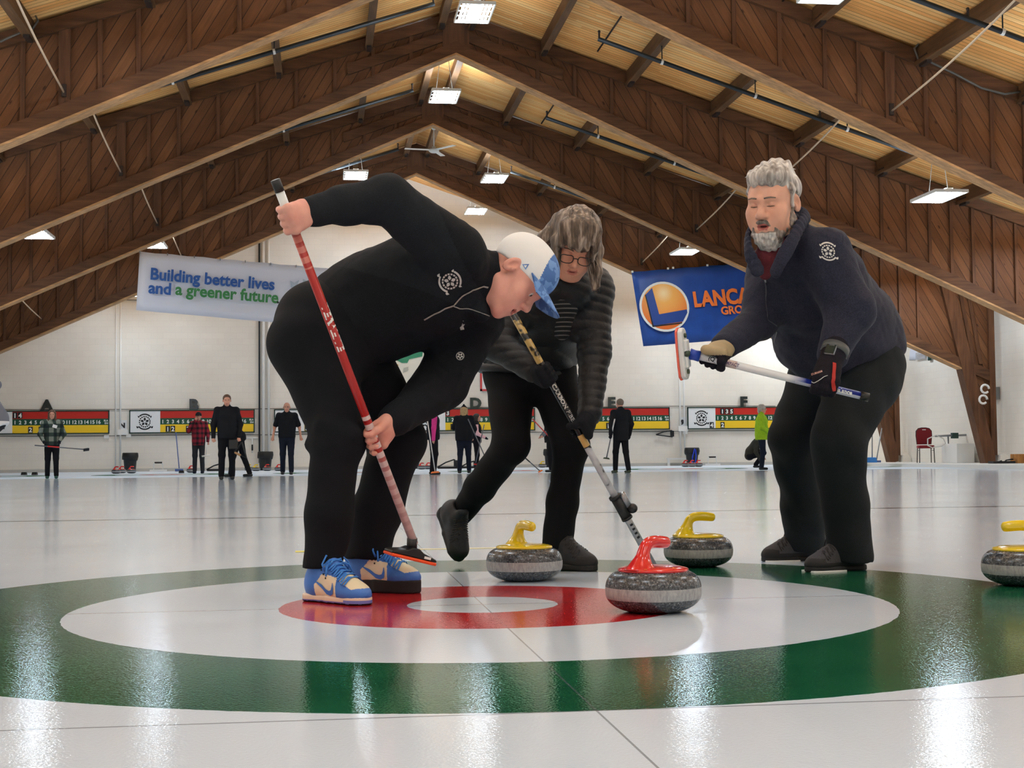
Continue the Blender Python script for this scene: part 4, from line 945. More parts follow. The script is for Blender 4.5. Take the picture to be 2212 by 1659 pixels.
M['trouser'] = cloth('black_trousers', (18, 20, 25), .25, 300); M['navy_fleece'] = cloth('navy_fleece', (43, 44, 59), .35, 200, sheen=.05)
M['trouserC'] = cloth('charcoal_trousers', (29, 33, 36), .25, 300); M['legging'] = cloth('black_leggings', (15, 15, 18), .2, 300)
M['eye'] = plain('eye_white', (214, 206, 198), .25); M['iris'] = plain('iris', (44, 38, 34), .2); M['brow'] = plain('brow', (96, 74, 58), .8); M['brow_grey'] = plain('brow_grey', (112, 98, 88), .8)
M['zip'] = plain('grey_zip', (150, 146, 138), .5); M['print'] = plain('pale_print', (206, 204, 198), .6)
M['teeth'] = plain('teeth', (226, 216, 202), .3)
def eyes(h, t, look=(0, 0), iris=None, n='eyes'):
    b = MB()
    for q in (-1, 1):
        c = h.p(q*.031, .0832, .0118); b.ball(c, .0122*h.s, 14, 10, None, 0)
        b.ball(h.p(q*.031+look[0]*.006, .0832+.0072, .0118+look[1]*.006), .0062*h.s, 10, 8, None, 1)
    return b.build(n, [M['eye'], iris or M['iris']], t, True)
def brows(h, t, m, body, w=.0032, dz=0):
    b = MB()
    for q in (-1, 1):
        b.tube([h.p(q*x, y, z+dz) for x, y, z in ((.014, .105, .0365), (.024, .104, .0385), (.036, .098, .0385), (.047, .087, .034))], [w*.8*h.s, w*1.2*h.s, w*h.s, w*.5*h.s], 6)
    snap(b, body, None, .0012); return b.build('eyebrows', m, t, True)
def slits(h, L, a=.0040):
    for q in (-1, 1): L.append(ell(h.p(q*.031, .098, .0112), [.0115*h.s, .0075*h.s, a*h.s], h.M, .002, 'sub'))
def flat_on(prims, pts, px=True, w=.004, n=1, disp=None, lift=.0025):
    """a narrow band lying on a grown surface along pixel points"""
    P = [hit(prims, *p, disp=disp) for p in pts]; b = MB()
    Q = []
    for a, c in zip(P[:-1], P[1:]): Q += [a.lerp(c, i/6) for i in range(6)]
    Q.append(P[-1]); b.tube(Q, w, 8, sq=.5); snap(b, prims, disp, lift) if lift else None
    return b
# ---- sneaker / shoe
def shoe(parent, heel, toe, name, kind, L=.285, roll=0):
    """heel and toe give the ground line of the sole"""
    heel = Vector(heel); toe = Vector(toe); x = (toe-heel).normalized(); z = Vector((0, 0, 1)); z = (z-x*z.dot(x)).normalized(); y = z.cross(x)
    c0 = (heel+toe)/2; H = lambda a, b_, c: c0 + x*a*L + y*b_ + z*c
    Mx = np.array([[x[i], y[i], z[i]] for i in range(3)], F4); loc = lambda C: (C-np.array(c0, F4))@Mx
    st = {'sneaker': .026, 'over': .046, 'grey': .022, 'dark': .028}[kind]
    sole = [rbox(H(-.2, 0, st*.5), (.2*L, .034, st*.62), Mx, .012, .004), rbox(H(.14, .002, st*.5), (.2*L, .041, st*.62), Mx, .012, .015), seg(H(.315, .003, st*.5-.1), H(.315, .003, st*.5+.1), .175*L*.9, .175*L*.9, y, .9, .012), seg(H(-.36, 0, st*.5-.1), H(-.36, 0, st*.5+.1), .127*L, .127*L, None, 1, .012), halfspace(H(0, 0, .0008), -z), halfspace(H(0, 0, st), z, k=.006)]
    u = [ell(H(.27, .003, st+.004), (.205*L, .0425, .036), Mx, .02), ell(H(.02, .0, st+.018), (.25*L, .040, .052), Mx, .03), ell(H(-.28, 0, st+.03), (.195*L, .035, .062), Mx, .03), seg(H(-.26, 0, st+.03), H(-.23, 0, st+.075), .036, .038, y, 1, .03), seg(H(.3, 0, st+.010), H(-.08, 0, st+.070), .024, .029, y, 1.1, .03), halfspace(H(0, 0, st-.006), -z),
         seg(H(-.06, 0, st+.075), H(-.10, 0, st+.118), .026, .022, y, 1.2, .02), ell(H(-.24, 0, st+.128), (.135*L, .027, .04), Mx, .01, 'sub')]
    if kind == 'sneaker' or kind == 'over':
        def zone(C):
            q = loc(C.astype(F4)); a = q[:, 0]/L; hh = q[:, 2]-st; sd = np.abs(q[:, 1]); m = np.zeros(len(C), int)
            side = (a > -.2) & (a < .13) & (hh < .062-.055*np.maximum(a-.0, 0)) & (hh > -.01) & (hh < .012+.30*(a+.26)) ; m[side] = 1
            m[(a > .17) & (a < .45) & (hh > .018+.03*(a-.2)) & (sd < .036)] = 1
            m[(hh > .083-.03*a) & (hh < .094-.03*a) & (a < -.02)] = 1
            m[(hh > .098) & (a < -.0)] = 0
            return m
        up_ = grow('upper', u, .0032, [M['sblueA'], M['cream']], parent, None, 2, zone)
        # stripe on the outer side: a curved check mark
        b = MB(); s_ = -1
        pts = [(.1, .016), (.075, .02), (.03, .012), (-.02, .013), (-.09, .028), (-.19, .05), (-.09, .017), (-.02, -.0), (.035, -.001), (.075, .006)]
        for i in range(0): pass
        top = [(.092, .040), (.094, .022), (.075, .008), (.035, .004), (-.02, .012), (-.09, .030), (-.2, .046)]; bot = [(.085, .041), (.073, .028), (.05, .022), (.02, .021), (-.03, .026), (-.09, .036), (-.2, .047)]
        low_ = [(.098, .040), (.106, .022), (.094, .004), (.05, -.004), (-.01, .001), (-.08, .018), (-.2, .0455)]; upp = [(.09, .041), (.083, .028), (.066, .016), (.03, .013), (-.02, .018), (-.085, .031), (-.2, .0465)]
        vs = []; fs = []
        for i in range(7):
            vs += [H(low_[i][0], s_*.05, st+low_[i][1]), H(upp[i][0], s_*.05, st+upp[i][1])]
        for i in range(6): fs.append((2*i, 2*i+2, 2*i+3, 2*i+1))
        b.add(vs, fs); snap(b, u, None, .0022); b.build('side_stripe', M['sblueA'], parent and up_, True)
        OFF[up_] = OFF[parent]
        b = MB()
        for k in range(6):
            a = -.06+.055*k; z0 = st+.098-.055*(k/5)*1.0
            b.tube([H(a, -.030, z0-.012), H(a+.012, -.012, z0+.002), H(a+.03, .012, z0-.002), H(a+.04, .030, z0-.018)], .0034, 6); b.tube([H(a, .030, z0-.012), H(a+.012, .012, z0+.004), H(a+.03, -.012, z0), H(a+.04, -.03, z0-.016)], .0034, 6)
        snap(b, u, None, .0052)
        k0 = len(b.v)
        for sgn in (-1, 1):
            b.tube([H(-.07, 0, st+.108), H(-.05, sgn*.03, st+.12), H(-.02, sgn*.055, st+.095), H(.0, sgn*.05, st+.075), H(-.04, sgn*.03, st+.1), H(-.06, 0, st+.108)], .003, 6)
            b.tube([H(-.06, 0, st+.108), H(.02, sgn*.045, st+.09), H(.05, sgn*.058, st+.06)], .003, 6)
        b.build('laces', M['lace'], up_, True)
        b = MB()
        for k in range(3):
            for r_ in (0, 1): b.ball(H(-.075+.03*k-.01*r_, -.036-.003*r_, st+.088-.012*k-.012*r_), .0032, 8, 6)
        snap(b, u, None, .0012); b.build('eyelets', M['ink'], up_, True)
    else:
        gm = M['shoe_grey'] if kind == 'grey' else M['shoe_dark']
        def zone(C):
            q = loc(C.astype(F4)); a = q[:, 0]/L; hh = q[:, 2]-st; m = np.zeros(len(C), int); m[(a > .24) & (hh < .028+.02*(a-.3))] = 1; m[hh < .012] = 1; m[(a < -.3) & (hh < .05)] = 1
            return m
        up_ = grow('upper', u, .0036, [gm, M['rubber']], parent, None, 2, zone); OFF[up_] = OFF[parent]
        b = MB()
        for k in range(5):
            a = -.04+.055*k; z0 = st+.096-.06*(k/4)
            b.tube([H(a, -.026, z0-.012), H(a+.012, -.01, z0+.002), H(a+.03, .012, z0-.002), H(a+.035, .026, z0-.018)], .0028, 6); b.tube([H(a, .026, z0-.012), H(a+.012, .01, z0+.004), H(a+.03, -.012, z0), H(a+.035, -.026, z0-.016)], .0028, 6)
        snap(b, u, None, .0026)
        if kind == 'grey':
            b.tube([H(-.06, 0, st+.105), H(-.02, -.03, st+.112), H(.03, -.05, st+.09), H(.07, -.052, st+.05)], .0024, 6)
        b.build('laces', M['lace_dark'], up_, True)
        if kind == 'grey':
            b = MB(); b.tube([H(.075, -.05, st+.045), H(.085, -.052, st+.02)], .004, 6); snap(b, u, None, .003); b.build('lace_tip', M['t_orange'], up_, True)
            b = MB(); b.tube([H(-.1+.045*math.cos(q), -.05, st+.055+.012*math.sin(q)) for q in np.linspace(0, 5.6, 12)], .0028, 6); snap(b, u, None, .002); b.build('side_mark', M['ink'], up_, True)
    if kind == 'sneaker':
        def zs(C):
            q = loc(C.astype(F4)); m = np.zeros(len(C), int); m[q[:, 2] < .010+.004*(q[:, 0]/L > .25)] = 1; m[q[:, 2] < .0045] = 2; return m
        grow('sole', sole, .0032, [M['midsole'], M['outsole'], M['rubber']], parent, None, 2, zs)
    else: grow('sole', sole, .0036, [M['rubber'] if kind != 'grey' else M['rubber']], parent, None, 2)
    if kind == 'grey':
        b = MB(); b.box(H(.18, .002, .003), (.26*L, .044, .0028), Matrix(((x.x, y.x, z.x), (x.y, y.y, z.y), (x.z, y.z, z.z)))); b.build('slider_plate', M['white'], parent)
    return up_
M['sblueA'] = plain('blue_leather', (62, 120, 206), .42, var=.08, bump=.1); M['cream'] = plain('cream_leather', (234, 222, 190), .5); M['lace'] = plain('blue_lace', (58, 128, 212), .7)
M['midsole'] = plain('off_white_sole', (228, 208, 186), .5); M['outsole'] = plain('lilac_blue_sole', (112, 124, 196), .5)
M['shoe_grey'] = cloth('grey_mesh', (72, 70, 74), .2, 300, .3, .8); M['shoe_dark'] = cloth('dark_shoe', (42, 42, 46), .2, 200, .2, .6, spec=.3); M['lace_dark'] = plain('dark_lace', (40, 36, 34), .8)
def camo():
    t = NT('blue_camo'); o = t.obj(); n = t.noise(o, 26, 2); return t.set(t.ramp(n, [(.44, lin(76, 116, 178)), (.46, lin(112, 152, 208)), (.58, lin(112, 152, 208)), (.6, lin(88, 130, 192))], 'CONSTANT'), .75)
M['camo'] = camo()
def mesh_white():
    t = NT('white_cap_mesh'); o = t.obj(); v = t.voro(o, 420); t.bump(v, .3, .001); return t.set(lin(234, 234, 232), .8)
M['capw'] = mesh_white()
# ---- sweeping man with the red broom
P1 = thing('person', 'sweeping man in black with a blue and white cap, bent over a red broom', 'person', gnd(760, 1300))
def broom_line(y):
    f = (y-395)/(1180-395); return at(597+(897-597)*f, y, 4.22+(4.62-4.22)*f)
bt_, bb_ = broom_line(392), broom_line(1186); bax = (bb_-bt_).normalized()
SH = .0135
hd1 = Head(at(1109, 594, 4.64), (.45, -.26, -.855), (.88, -.03, .46), 1.07)
A = lambda x, y, Y: at(x, y, Y)
ZU = Vector((0, 0, 1))
def foot(a, b, L, heel=True):
    d = (b-a).normalized(); a = a if heel else b-d*L
    return a, a+d*L, a+d*L*.25+ZU*.1
f1a, f1b, ank1 = foot(gnd(660, 1296), gnd(806, 1309), .292); f2a, f2b, ank2 = foot(gnd(748, 1277), gnd(912, 1281.5), .292, False)
J = dict(pel=A(712, 728, 4.77), wai=A(805, 662, 4.77), che=A(930, 606, 4.72), nb=A(1032, 606, 4.67), hr=A(682, 748, 4.68), hl=A(752, 748, 4.87), kr=A(736, 952, 4.54), ar=ank1, kl=A(862, 948, 4.86), al=ank2, sr=A(985, 547, 4.53), er=A(835, 430, 4.40), wr=A(664, 456, 4.29), sl=A(1030, 672, 4.88), el=A(953, 828, 4.80), wl=A(856, 906, 4.58))
gR, wristR = hand_prims(broom_line(470), bax, (-.25, -1, .05), 1, SH, 1.14, A(656, 456, 4.275), thumb_along=.5)
gL, wristL = hand_prims(broom_line(952), -bax, (.25, 1, .1), 1, SH, 1.14, A(842, 915, 4.56), thumb_along=.5)
hp = hd1.prims(mouth=.0075); slits(hd1, hp, .0042)
body = [seg(J['pel'], J['wai'], .13, .125, (0, 1, 0), 1.2, .05), seg(J['wai'], J['che'], .125, .13, (0, 1, 0), 1.25, .05), seg(J['sr'], J['sl'], .065, .065, None, 1, .05), seg(J['che'], J['nb'], .11, .07, (0, 1, 0), 1.1, .05), seg(J['nb'], hd1.p(0, -.028, -.045), .060, .056, None, 1, .03),
        seg(hd1.p(0, .02, -.085), J['nb'].lerp(J['che'], .25)+Vector((.02, 0, -.07)), .035, .045, None, 1, .04),
        seg(J['hr'], J['kr'], .085, .055, None, 1, .04), seg(J['kr'], J['ar'], .05, .036, None, 1, .02), seg(J['hl'], J['kl'], .085, .055, None, 1, .04), seg(J['kl'], J['al'], .05, .036, None, 1, .02),
        seg(J['sr'], J['er'], .05, .042, None, 1, .03), seg(J['er'], wristR, .042, .029, None, 1, .02), seg(J['sl'], J['el'], .05, .042, None, 1, .03), seg(J['el'], wristL, .042, .029, None, 1, .02)]
body += [seg(J['ar'], J['ar']+(f1b-f1a)*.12-ZU*.055, .033, .026), seg(J['al'], J['al']+(f2b-f2a)*.12-ZU*.055, .033, .026)]
body += gR + gL + hp
grow('body', body, .0036, [M['skinA'], M['lip'], M['mouth']], P1, None, 1, hd1.zones())
eyes(hd1, P1, (0, -.3)); brows(hd1, P1, M['brow'], body, .003)
b = MB(); b.tube([hd1.p(x, .0895-abs(x)*.25, -.0545) for x in np.linspace(-.014, .014, 7)], .0028*hd1.s, 6); b.build('teeth', M['teeth'], P1, True)
E_ = lambda k, dx=0, dy=0, dz=0: J[k]+Vector((dx, dy, dz))
jk = [seg(J['pel'].lerp(J['wai'], .25), J['wai'], .172, .165, (0, 1, 0), 1.08, .06), seg(J['wai'], J['che'], .165, .172, (0, 1, 0), 1.12, .06), seg(J['che'], J['nb'].lerp(J['che'], .3), .16, .105, (0, 1, 0), 1.12, .06),
      seg(J['wai']+Vector((.06, 0, -.03)), J['che']+Vector((0, 0, -.05)), .125, .125, (0, 1, 0), 1.15, .06), seg(J['sr'], J['sl'], .082, .085, None, 1, .06),
      seg(J['sr'], J['er'], .090, .073, None, 1, .05), seg(J['er'], J['er'].lerp(J['wr'], .55), .071, .055, None, 1, .03), seg(J['er'].lerp(J['wr'], .5), J['wr']+Vector((.012, 0, 0)), .055, .043, None, 1, .02),
      seg(J['sl'], J['el'], .098, .086, None, 1, .06), seg(J['el'], J['wl'], .084, .050, None, 1, .03), seg(J['wl'], J['wl'].lerp(wristL, .55), .047, .044, None, 1, .01),
      seg(J['nb']+Vector((-.05, 0, 0)), hd1.p(0, -.03, -.035), .082, .072, None, 1, .03), halfspace(A(1081, 600, 4.64), (hd1.z*.88+hd1.y*.42), k=.004, R=.2)]
jk += [seg(J['nb'].lerp(J['che'], .2)+Vector((.045, -.0, -.09)), hd1.p(0, .055, -.15), .040, .030, None, 1, .03)]
dj = folds(.010, 14, 3, amp2=.0015, f2=70)
def zj(C):
    C = np.asarray(C); m = np.zeros(len(C), int)
    # paler shoulder-blade panel
    a = np.array(J['wai']); c = np.array(J['che']); u = (c-a)/np.linalg.norm(c-a); t_ = (C-a)@u; n_ = np.array((.35, 0, .94)); h_ = (C-a)@n_
    m[(h_ > .075) & (C[:, 1] < 4.95) & (t_ < .36) & (h_ < .4) & (t_ > -.4)] = 1
    return m
grow('jacket', jk, .0055, [M['black_fleece'], M['black_panel']], P1, dj, 1, zj)
b = flat_on(jk, ((916, 691), (940, 680), (962, 668), (980, 660), (1000, 641), (1022, 627), (1044, 619), (1054, 621)), disp=dj, w=.0042); b.build('zip', M['zip'], P1, True)
b = flat_on(jk, ((978, 661), (994, 668), (1015, 668), (1040, 676), (1058, 683)), disp=dj, w=.0026); b.build('zip', M['zip'], P1, True)
c = hit(jk, 972, 608, disp=dj); b = MB(); emblem(b, c, Vector((.41, -.1, -.91)), Vector((.91, 0, .41)), .037, d=.0015); sew(b, jk, dj); b.build('crest', M['print'], P1)
c = hit(jk, 999, 706, disp=dj); b = MB()
b.prism([(-.012, -.008), (.002, -.012), (.004, .0), (.012, .004), (.006, .012), (-.002, .004), (-.01, .002)], .001, c, Vector((.8, 0, .4)), Vector((-.4, 0, .8))).prism([(.002, .008), (.012, .02), (.014, .018), (.006, .006)], .001, c, Vector((.8, 0, .4)), Vector((-.4, 0, .8))); sew(b, jk, dj); b.build('chest_logo', M['print'], P1)
c = hit(jk, 994, 769, disp=dj); b = MB(); emblem(b, c, Vector((.8, -.1, .55)), Vector((-.5, -.2, .7)), .02, d=.001, ribbon=False); sew(b, jk, dj); b.build('sleeve_badge', M['print'], P1)
tr_ = [ell(J['pel'], (.185, .2, .185), None, .06), ell(J['pel']+Vector((-.045, 0, .0)), (.125, .19, .165), None, .06),
       seg(J['hr']+Vector((-.002, 0, 0)), J['kr'], .134, .080, None, 1, .06), seg(J['kr']+Vector((-.012, 0, .02)), J['ar'].lerp(J['kr'], .45), .080, .066, None, 1, .03), seg(J['ar'].lerp(J['kr'], .45), J['ar']-ZU*.05, .066, .057, None, 1, .04),
       seg(J['hl'], J['kl'], .13, .085, None, 1, .05), seg(J['kl'], J['al'].lerp(J['kl'], .4), .083, .08, None, 1, .03), seg(J['al'].lerp(J['kl'], .4), J['al']-ZU*.05, .08, .068, None, 1, .03),
       seg(J['kr']+Vector((-.092, .01, -.012)), J['kr']+Vector((-.03, -.06, -.005)), .020, .020, None, 1, .02), seg(J['kr']+Vector((-.06, -.055, .05)), J['kr']+Vector((.04, -.07, .02)), .012, .012, None, 1, .03), halfspace(A(700, 1226, 4.47), (0, 0, -1), R=.2), halfspace(A(800, 1203, 4.8), (.0, 0, -1), R=.2)]
grow('trousers', tr_, .006, M['trouser'], P1, folds(.013, 12, 8, (1, 1, 1.6)), 1)
# cap
h = hd1; cp = [ell(h.p(0, -.010, .048), [.0835*h.s, .107*h.s, .092*h.s], h.M, .01), ell(h.p(0, .03, .06), [.07*h.s, .072*h.s, .072*h.s], h.M, .03), halfspace(h.p(0, .098, .038), h.y*.27-h.z*.96, k=.004, R=.4)]
def zc(C):
    q = h.loc(C.astype(F4)); return (q[:, 1] > .066-(q[:, 2]-.06)*.7).astype(int)
cap = grow('cap', cp, .004, [M['capw'], M['camo']], P1, None, 2, zc); OFF[cap] = OFF[P1]
b = MB(); vs = []; fs = []; n, k = 20, 8
for s_ in (0, 1):
    for i in range(n+1):
        for j in range(k+1):
            u = -1+2*i/n; v = j/k; yc = .094*math.sqrt(max(0, 1-(u*.9)**2))+.006; y = yc+v*(.088*(1-.35*u*u)); vs.append(h.p(u*.080*(1-.12*v*v), y, .058-.021*u*u-.006*v-.010*v*u*u+s_*.004))
q = (n+1)*(k+1)
for i in range(n):
    for j in range(k): a = i*(k+1)+j; fs.append((a, a+1, a+k+2, a+k+1)); fs.append((a+q, a+k+1+q, a+k+2+q, a+1+q))
for i in range(n): a = i*(k+1)+k; fs.append((a, a+q, a+k+1+q, a+k+1)); a = i*(k+1); fs.append((a, a+k+1, a+k+1+q, a+q))
b.add(vs, fs); b.build('brim', M['camo'], cap, True)
c = h.p(.083, .02, .035); b = MB(); b.prism([(-.011, -.009), (.011, -.009), (0, .011)], .001, c, h.y, h.z).prism([(-.005, -.006), (.005, -.006), (0, .004)], .002, c, h.y, h.z, 1); snap(b, cp, None, .0016); b.build('cap_mark', [M['camo'], M['capw']], cap)
shoe(P1, f1a, f1b, 'shoe', 'sneaker', .292)
shoe(P1, f2a, f2b, 'shoe', 'over', .292)
# the red broom
B1 = thing('curling_broom', 'red and white curling broom gripped by the sweeping man in the cap', 'curling broom', bb_, 0, 'curling brooms in the front')
def shaft_mat():
    t = NT('red_white_shaft'); o = t.obj(); d = t.n('ShaderNodeVectorMath', operation='DOT_PRODUCT'); t.l(o, d.inputs[0]); d.inputs[1].default_value = tuple(-bax); s_ = d.outputs['Value']
    L_ = (bb_-bt_).length; k = t.m('DIVIDE', s_, L_); tri = t.m('PINGPONG', t.m('MULTIPLY', s_, 1), .0165); spot = t.m('LESS_THAN', t.m('SUBTRACT', .0165, tri), .0095)
    base = t.ramp(k, [(0, lin(214, 200, 196)), (.21, lin(206, 168, 160)), (.285, lin(176, 52, 44)), (.36, lin(168, 30, 28)), (.80, lin(170, 34, 30)), (.86, lin(168, 66, 58)), (.955, lin(222, 222, 216)), (1, lin(222, 222, 216))])
    msk = t.m('MULTIPLY', spot, t.m('MULTIPLY', t.m('LESS_THAN', k, .385), t.m('GREATER_THAN', k, .06))); msk2 = t.m('MULTIPLY', spot, t.m('MULTIPLY', t.m('LESS_THAN', k, .9), t.m('GREATER_THAN', k, .78)))
    return t.set(t.mix(msk2, t.mix(msk, base, lin(226, 208, 202)), lin(196, 112, 100)), .32, spec=.5)
b = MB(); b.tube([bt_+bax*.03, bb_-bax*.02], SH, 20); sh = b.build('shaft', shaft_mat(), B1, True)
b = MB(); b.tube([bt_-bax*.005, bt_+bax*.032], SH*1.08, 18); b.build('end_cap', M['black'], B1, True)
b = MB(); Nn = Vector((0, -1, 0)); Nn = (Nn-bax*Nn.dot(bax)).normalized(); Zl = Nn.cross(bax)
o = broom_line(655)+Nn*SH*.9; add_text(b, 'TERALITE', o-Zl*.002, bax, Zl, .021, .0008, .0009, spacing=1.0, sx=1.75)
for i, v in enumerate(b.v):
    w_ = Vector(v)-bt_; s_ = w_.dot(bax); r_ = w_-bax*s_; b.v[i] = tuple(bt_+bax*s_+r_.normalized()*(SH+.0006))
b.build('lettering', M['print_white'], sh)
hx = (at(946, 1213, 4.66)-at(832, 1186, 4.58)).normalized(); hz = Vector((0, -.1, 1)); hz = (hz-hx*hz.dot(hx)).normalized(); hy = hz.cross(hx); hc = at(886, 1203, 4.62); HM = Matrix((hx, hy, hz)).transposed()
b = MB(); b.box(hc-hz*.004, (.083, .034, .005), HM); b.build('pad', plain('orange_pad', (244, 84, 34), .7), B1, bevel=.004)
b = MB(); b.prism([(-.084, 0), (.084, 0), (.08, .008), (.03, .020), (.012, .030), (-.012, .030), (-.03, .020), (-.08, .008)], .064, hc+hz*.002, hx, hz); b.build('head', M['black'], B1, bevel=.004)
b = MB(); b.tube([bb_-bax*.04, hc+hz*.02], .017, 14); b.build('ferrule', M['black'], B1, True)
b = MB(); b.box(hc+hx*.045-hy*.033+hz*.010, (.012, .001, .004), HM); b.build('head_print', M['print_white'], B1)
# ---- woman in the quilted jacket
M['lipB'] = plain('lip_soft', (196, 118, 102), .45)
P2 = thing('person', 'woman in a black quilted jacket and glasses sweeping behind the man in the cap', 'person', gnd(1230, 1232))
hd2 = Head(at(1242, 528, 5.18), (-.13, -.74, -.66), (.10, -.65, .75), .98)
c_top, c_bot = at(1098, 660, 5.12), gnd(1411, 1237)+Vector((0, 0, .03)); cax = (c_bot-c_top).normalized()
def bl2(y):
    f = (y-660)/(1237-660); return c_top.lerp(c_bot, f)
w1a, w1b, wank = foot(gnd(1186, 1229), gnd(1290, 1235), .265, False); w2b = A(991, 1218, 5.86); w2a = w2b+(A(953, 1098, 5.99)-w2b).normalized()*.265
K = dict(pel=A(1140, 788, 5.76), wai=A(1160, 730, 5.68), che=A(1208, 655, 5.46), nb=A(1228, 606, 5.30), hr=A(1100, 805, 5.76), hl=A(1192, 805, 5.72), kr=A(1104, 962, 5.56), ar=A(984, 1126, 5.97), kl=A(1233, 962, 5.55), al=wank+Vector((.0, 0, .02)),
         sr=A(1128, 636, 5.44), er=A(1074, 742, 5.34), sl=A(1278, 622, 5.44), el=A(1284, 762, 5.36), wl=A(1268, 885, 5.28), wr=A(1180, 828, 5.22))
g2R, w2R = hand_prims(bl2(806), cax, (-.5, -.9, .1), -1, .0135, .95, A(1152, 800, 5.22), fr=.0094)
g2L, w2L = hand_prims(bl2(933), -cax, (.95, -.45, .1), 1, .0135, .95, A(1274, 893, 5.25), fr=.0094)
hp2 = hd2.prims(mouth=.0028, jaw=.92, nose=.95)
def arms(J, wr_, wl_, r=1.0): return [seg(J['sr'], J['er'], .046*r, .038*r, None, 1, .03), seg(J['er'], wr_, .038*r, .026*r, None, 1, .02), seg(J['sl'], J['el'], .046*r, .038*r, None, 1, .03), seg(J['el'], wl_, .038*r, .026*r, None, 1, .02)]
def core(J, r=1.0, n=(1, 0, 0)): return [seg(J['pel'], J['wai'], .12*r, .11*r, n, 1.25, .05), seg(J['wai'], J['che'], .11*r, .12*r, n, 1.25, .05), seg(J['sr'], J['sl'], .055*r, .055*r, None, 1, .05), seg(J['che'], J['nb'], .1*r, .06*r, n, 1.1, .05), seg(J['hr'], J['kr'], .075*r, .05*r, None, 1, .04), seg(J['kr'], J['ar'], .046*r, .034*r, None, 1, .02), seg(J['hl'], J['kl'], .075*r, .05*r, None, 1, .04), seg(J['kl'], J['al'], .046*r, .034*r, None, 1, .02)]
body = core(K) + arms(K, w2R, w2L) + [seg(K['nb'], hd2.p(0, -.028, -.05), .05, .048, None, 1, .03)] + g2R + g2L + hp2
grow('body', body, .0042, [M['skinB'], M['lipB'], M['mouth']], P2, None, 1, hd2.zones(14))
brows(hd2, P2, M['brow'], body, .0026)
gl = lambda L: [Prim(p.lo, p.hi, (lambda f: (lambda P: f(P)-F4(.0022)))(p.fn), p.k, p.op) for p in L]
M['glove'] = cloth('black_glove', (24, 25, 30), .2, 260, .3)
grow('glove', gl(g2R)+[seg(w2R, w2R.lerp(K['er'], .22), .036, .038, None, 1, .01)], .003, M['glove'], P2); grow('glove', gl(g2L)+[seg(w2L, w2L.lerp(K['el'], .25), .036, .040, None, 1, .01)], .003, M['glove'], P2)
jk2 = [seg(K['pel']+Vector((0, 0, .02)), K['wai'], .152, .148, (1, 0, 0), 1.22, .05), seg(K['wai'], K['che'], .148, .14, (1, 0, 0), 1.22, .06), seg(K['che'], K['nb'].lerp(K['che'], .25), .13, .09, (1, 0, 0), 1.15, .06), seg(K['sr'], K['sl'], .075, .075, None, 1, .06),
       halfspace(K['pel']+Vector((0, 0, -.045)), (-.12, 0, -1), k=.006, R=.6),
       seg(K['sr'], K['er'], .074, .062, None, 1, .05), seg(K['er'], w2R, .064, .046, None, 1, .03), seg(K['sl'], K['el'], .076, .064, None, 1, .05), seg(K['el'], w2L, .061, .045, None, 1, .02),
       seg(K['nb']+Vector((0, .02, -.03)), K['nb']+Vector((0, .03, .03)), .088, .082, None, 1, .03)]
def quilt(P):
    u = P[..., 2]*1.0+P[..., 1]*.25+.02*np.sin(P[..., 0]*7); s = np.abs(np.sin(u*F4(PI/.036))); return -.0045*np.sqrt(s)+.003+.0015*np.sin(P[..., 0]*55)*np.sin(P[..., 2]*60)
M['quilt'] = cloth('black_quilt', (19, 18, 22), .25, 160, .35, .55, spec=.4)
grow('jacket', jk2, .0055, M['quilt'], P2, quilt, 0)
b = MB(); b.tube([K['pel']+Vector((math.cos(a)*.197, math.sin(a)*.165, -.035+.12*math.cos(a)*-.19)) for a in np.linspace(0, 6.28, 25)], .017, 8); b.build('hem_band', M['quilt'], P2, True)
def stripes():
    t = NT('striped_knit'); x, y, z = t.sep(t.pos()); s = t.m('SINE', t.m('MULTIPLY', z, 2*PI/.0155)); c = t.mix(t.m('GREATER_THAN', s, .62), lin(16, 16, 19), lin(104, 100, 98)); return t.set(c, .85)
M['stripe'] = stripes()
st_ = [seg(hd2.p(0, .0, -.105)+Vector((0, .02, 0)), A(1222, 650, 5.31), .054, .050, (1, 0, 0), 1.1, .03), seg(A(1222, 650, 5.31), A(1214, 716, 5.39), .050, .034, (1, 0, 0), 1.0, .03)]
grow('striped_top', st_, .005, M['stripe'], P2)
lg = [ell(K['pel']+Vector((0, 0, -.03)), (.165, .145, .13), None, .05), seg(K['hr'], K['kr'], .098, .068, None, 1, .05), seg(K['kr'], K['ar'].lerp(K['kr'], .45), .066, .058, None, 1, .03), seg(K['ar'].lerp(K['kr'], .45), K['ar'], .058, .044, None, 1, .03), seg(K['hl'], K['kl'], .10, .066, None, 1, .05), seg(K['kl'], K['al'].lerp(K['kl'], .4), .064, .056, None, 1, .03), seg(K['al'].lerp(K['kl'], .4), K['al']-ZU*.04, .056, .060, None, 1, .03), halfspace(A(1230, 1190, 5.45), (0, 0, -1), R=.15)]
grow('trousers', lg, .006, M['legging'], P2, folds(.007, 14, 5), 1)
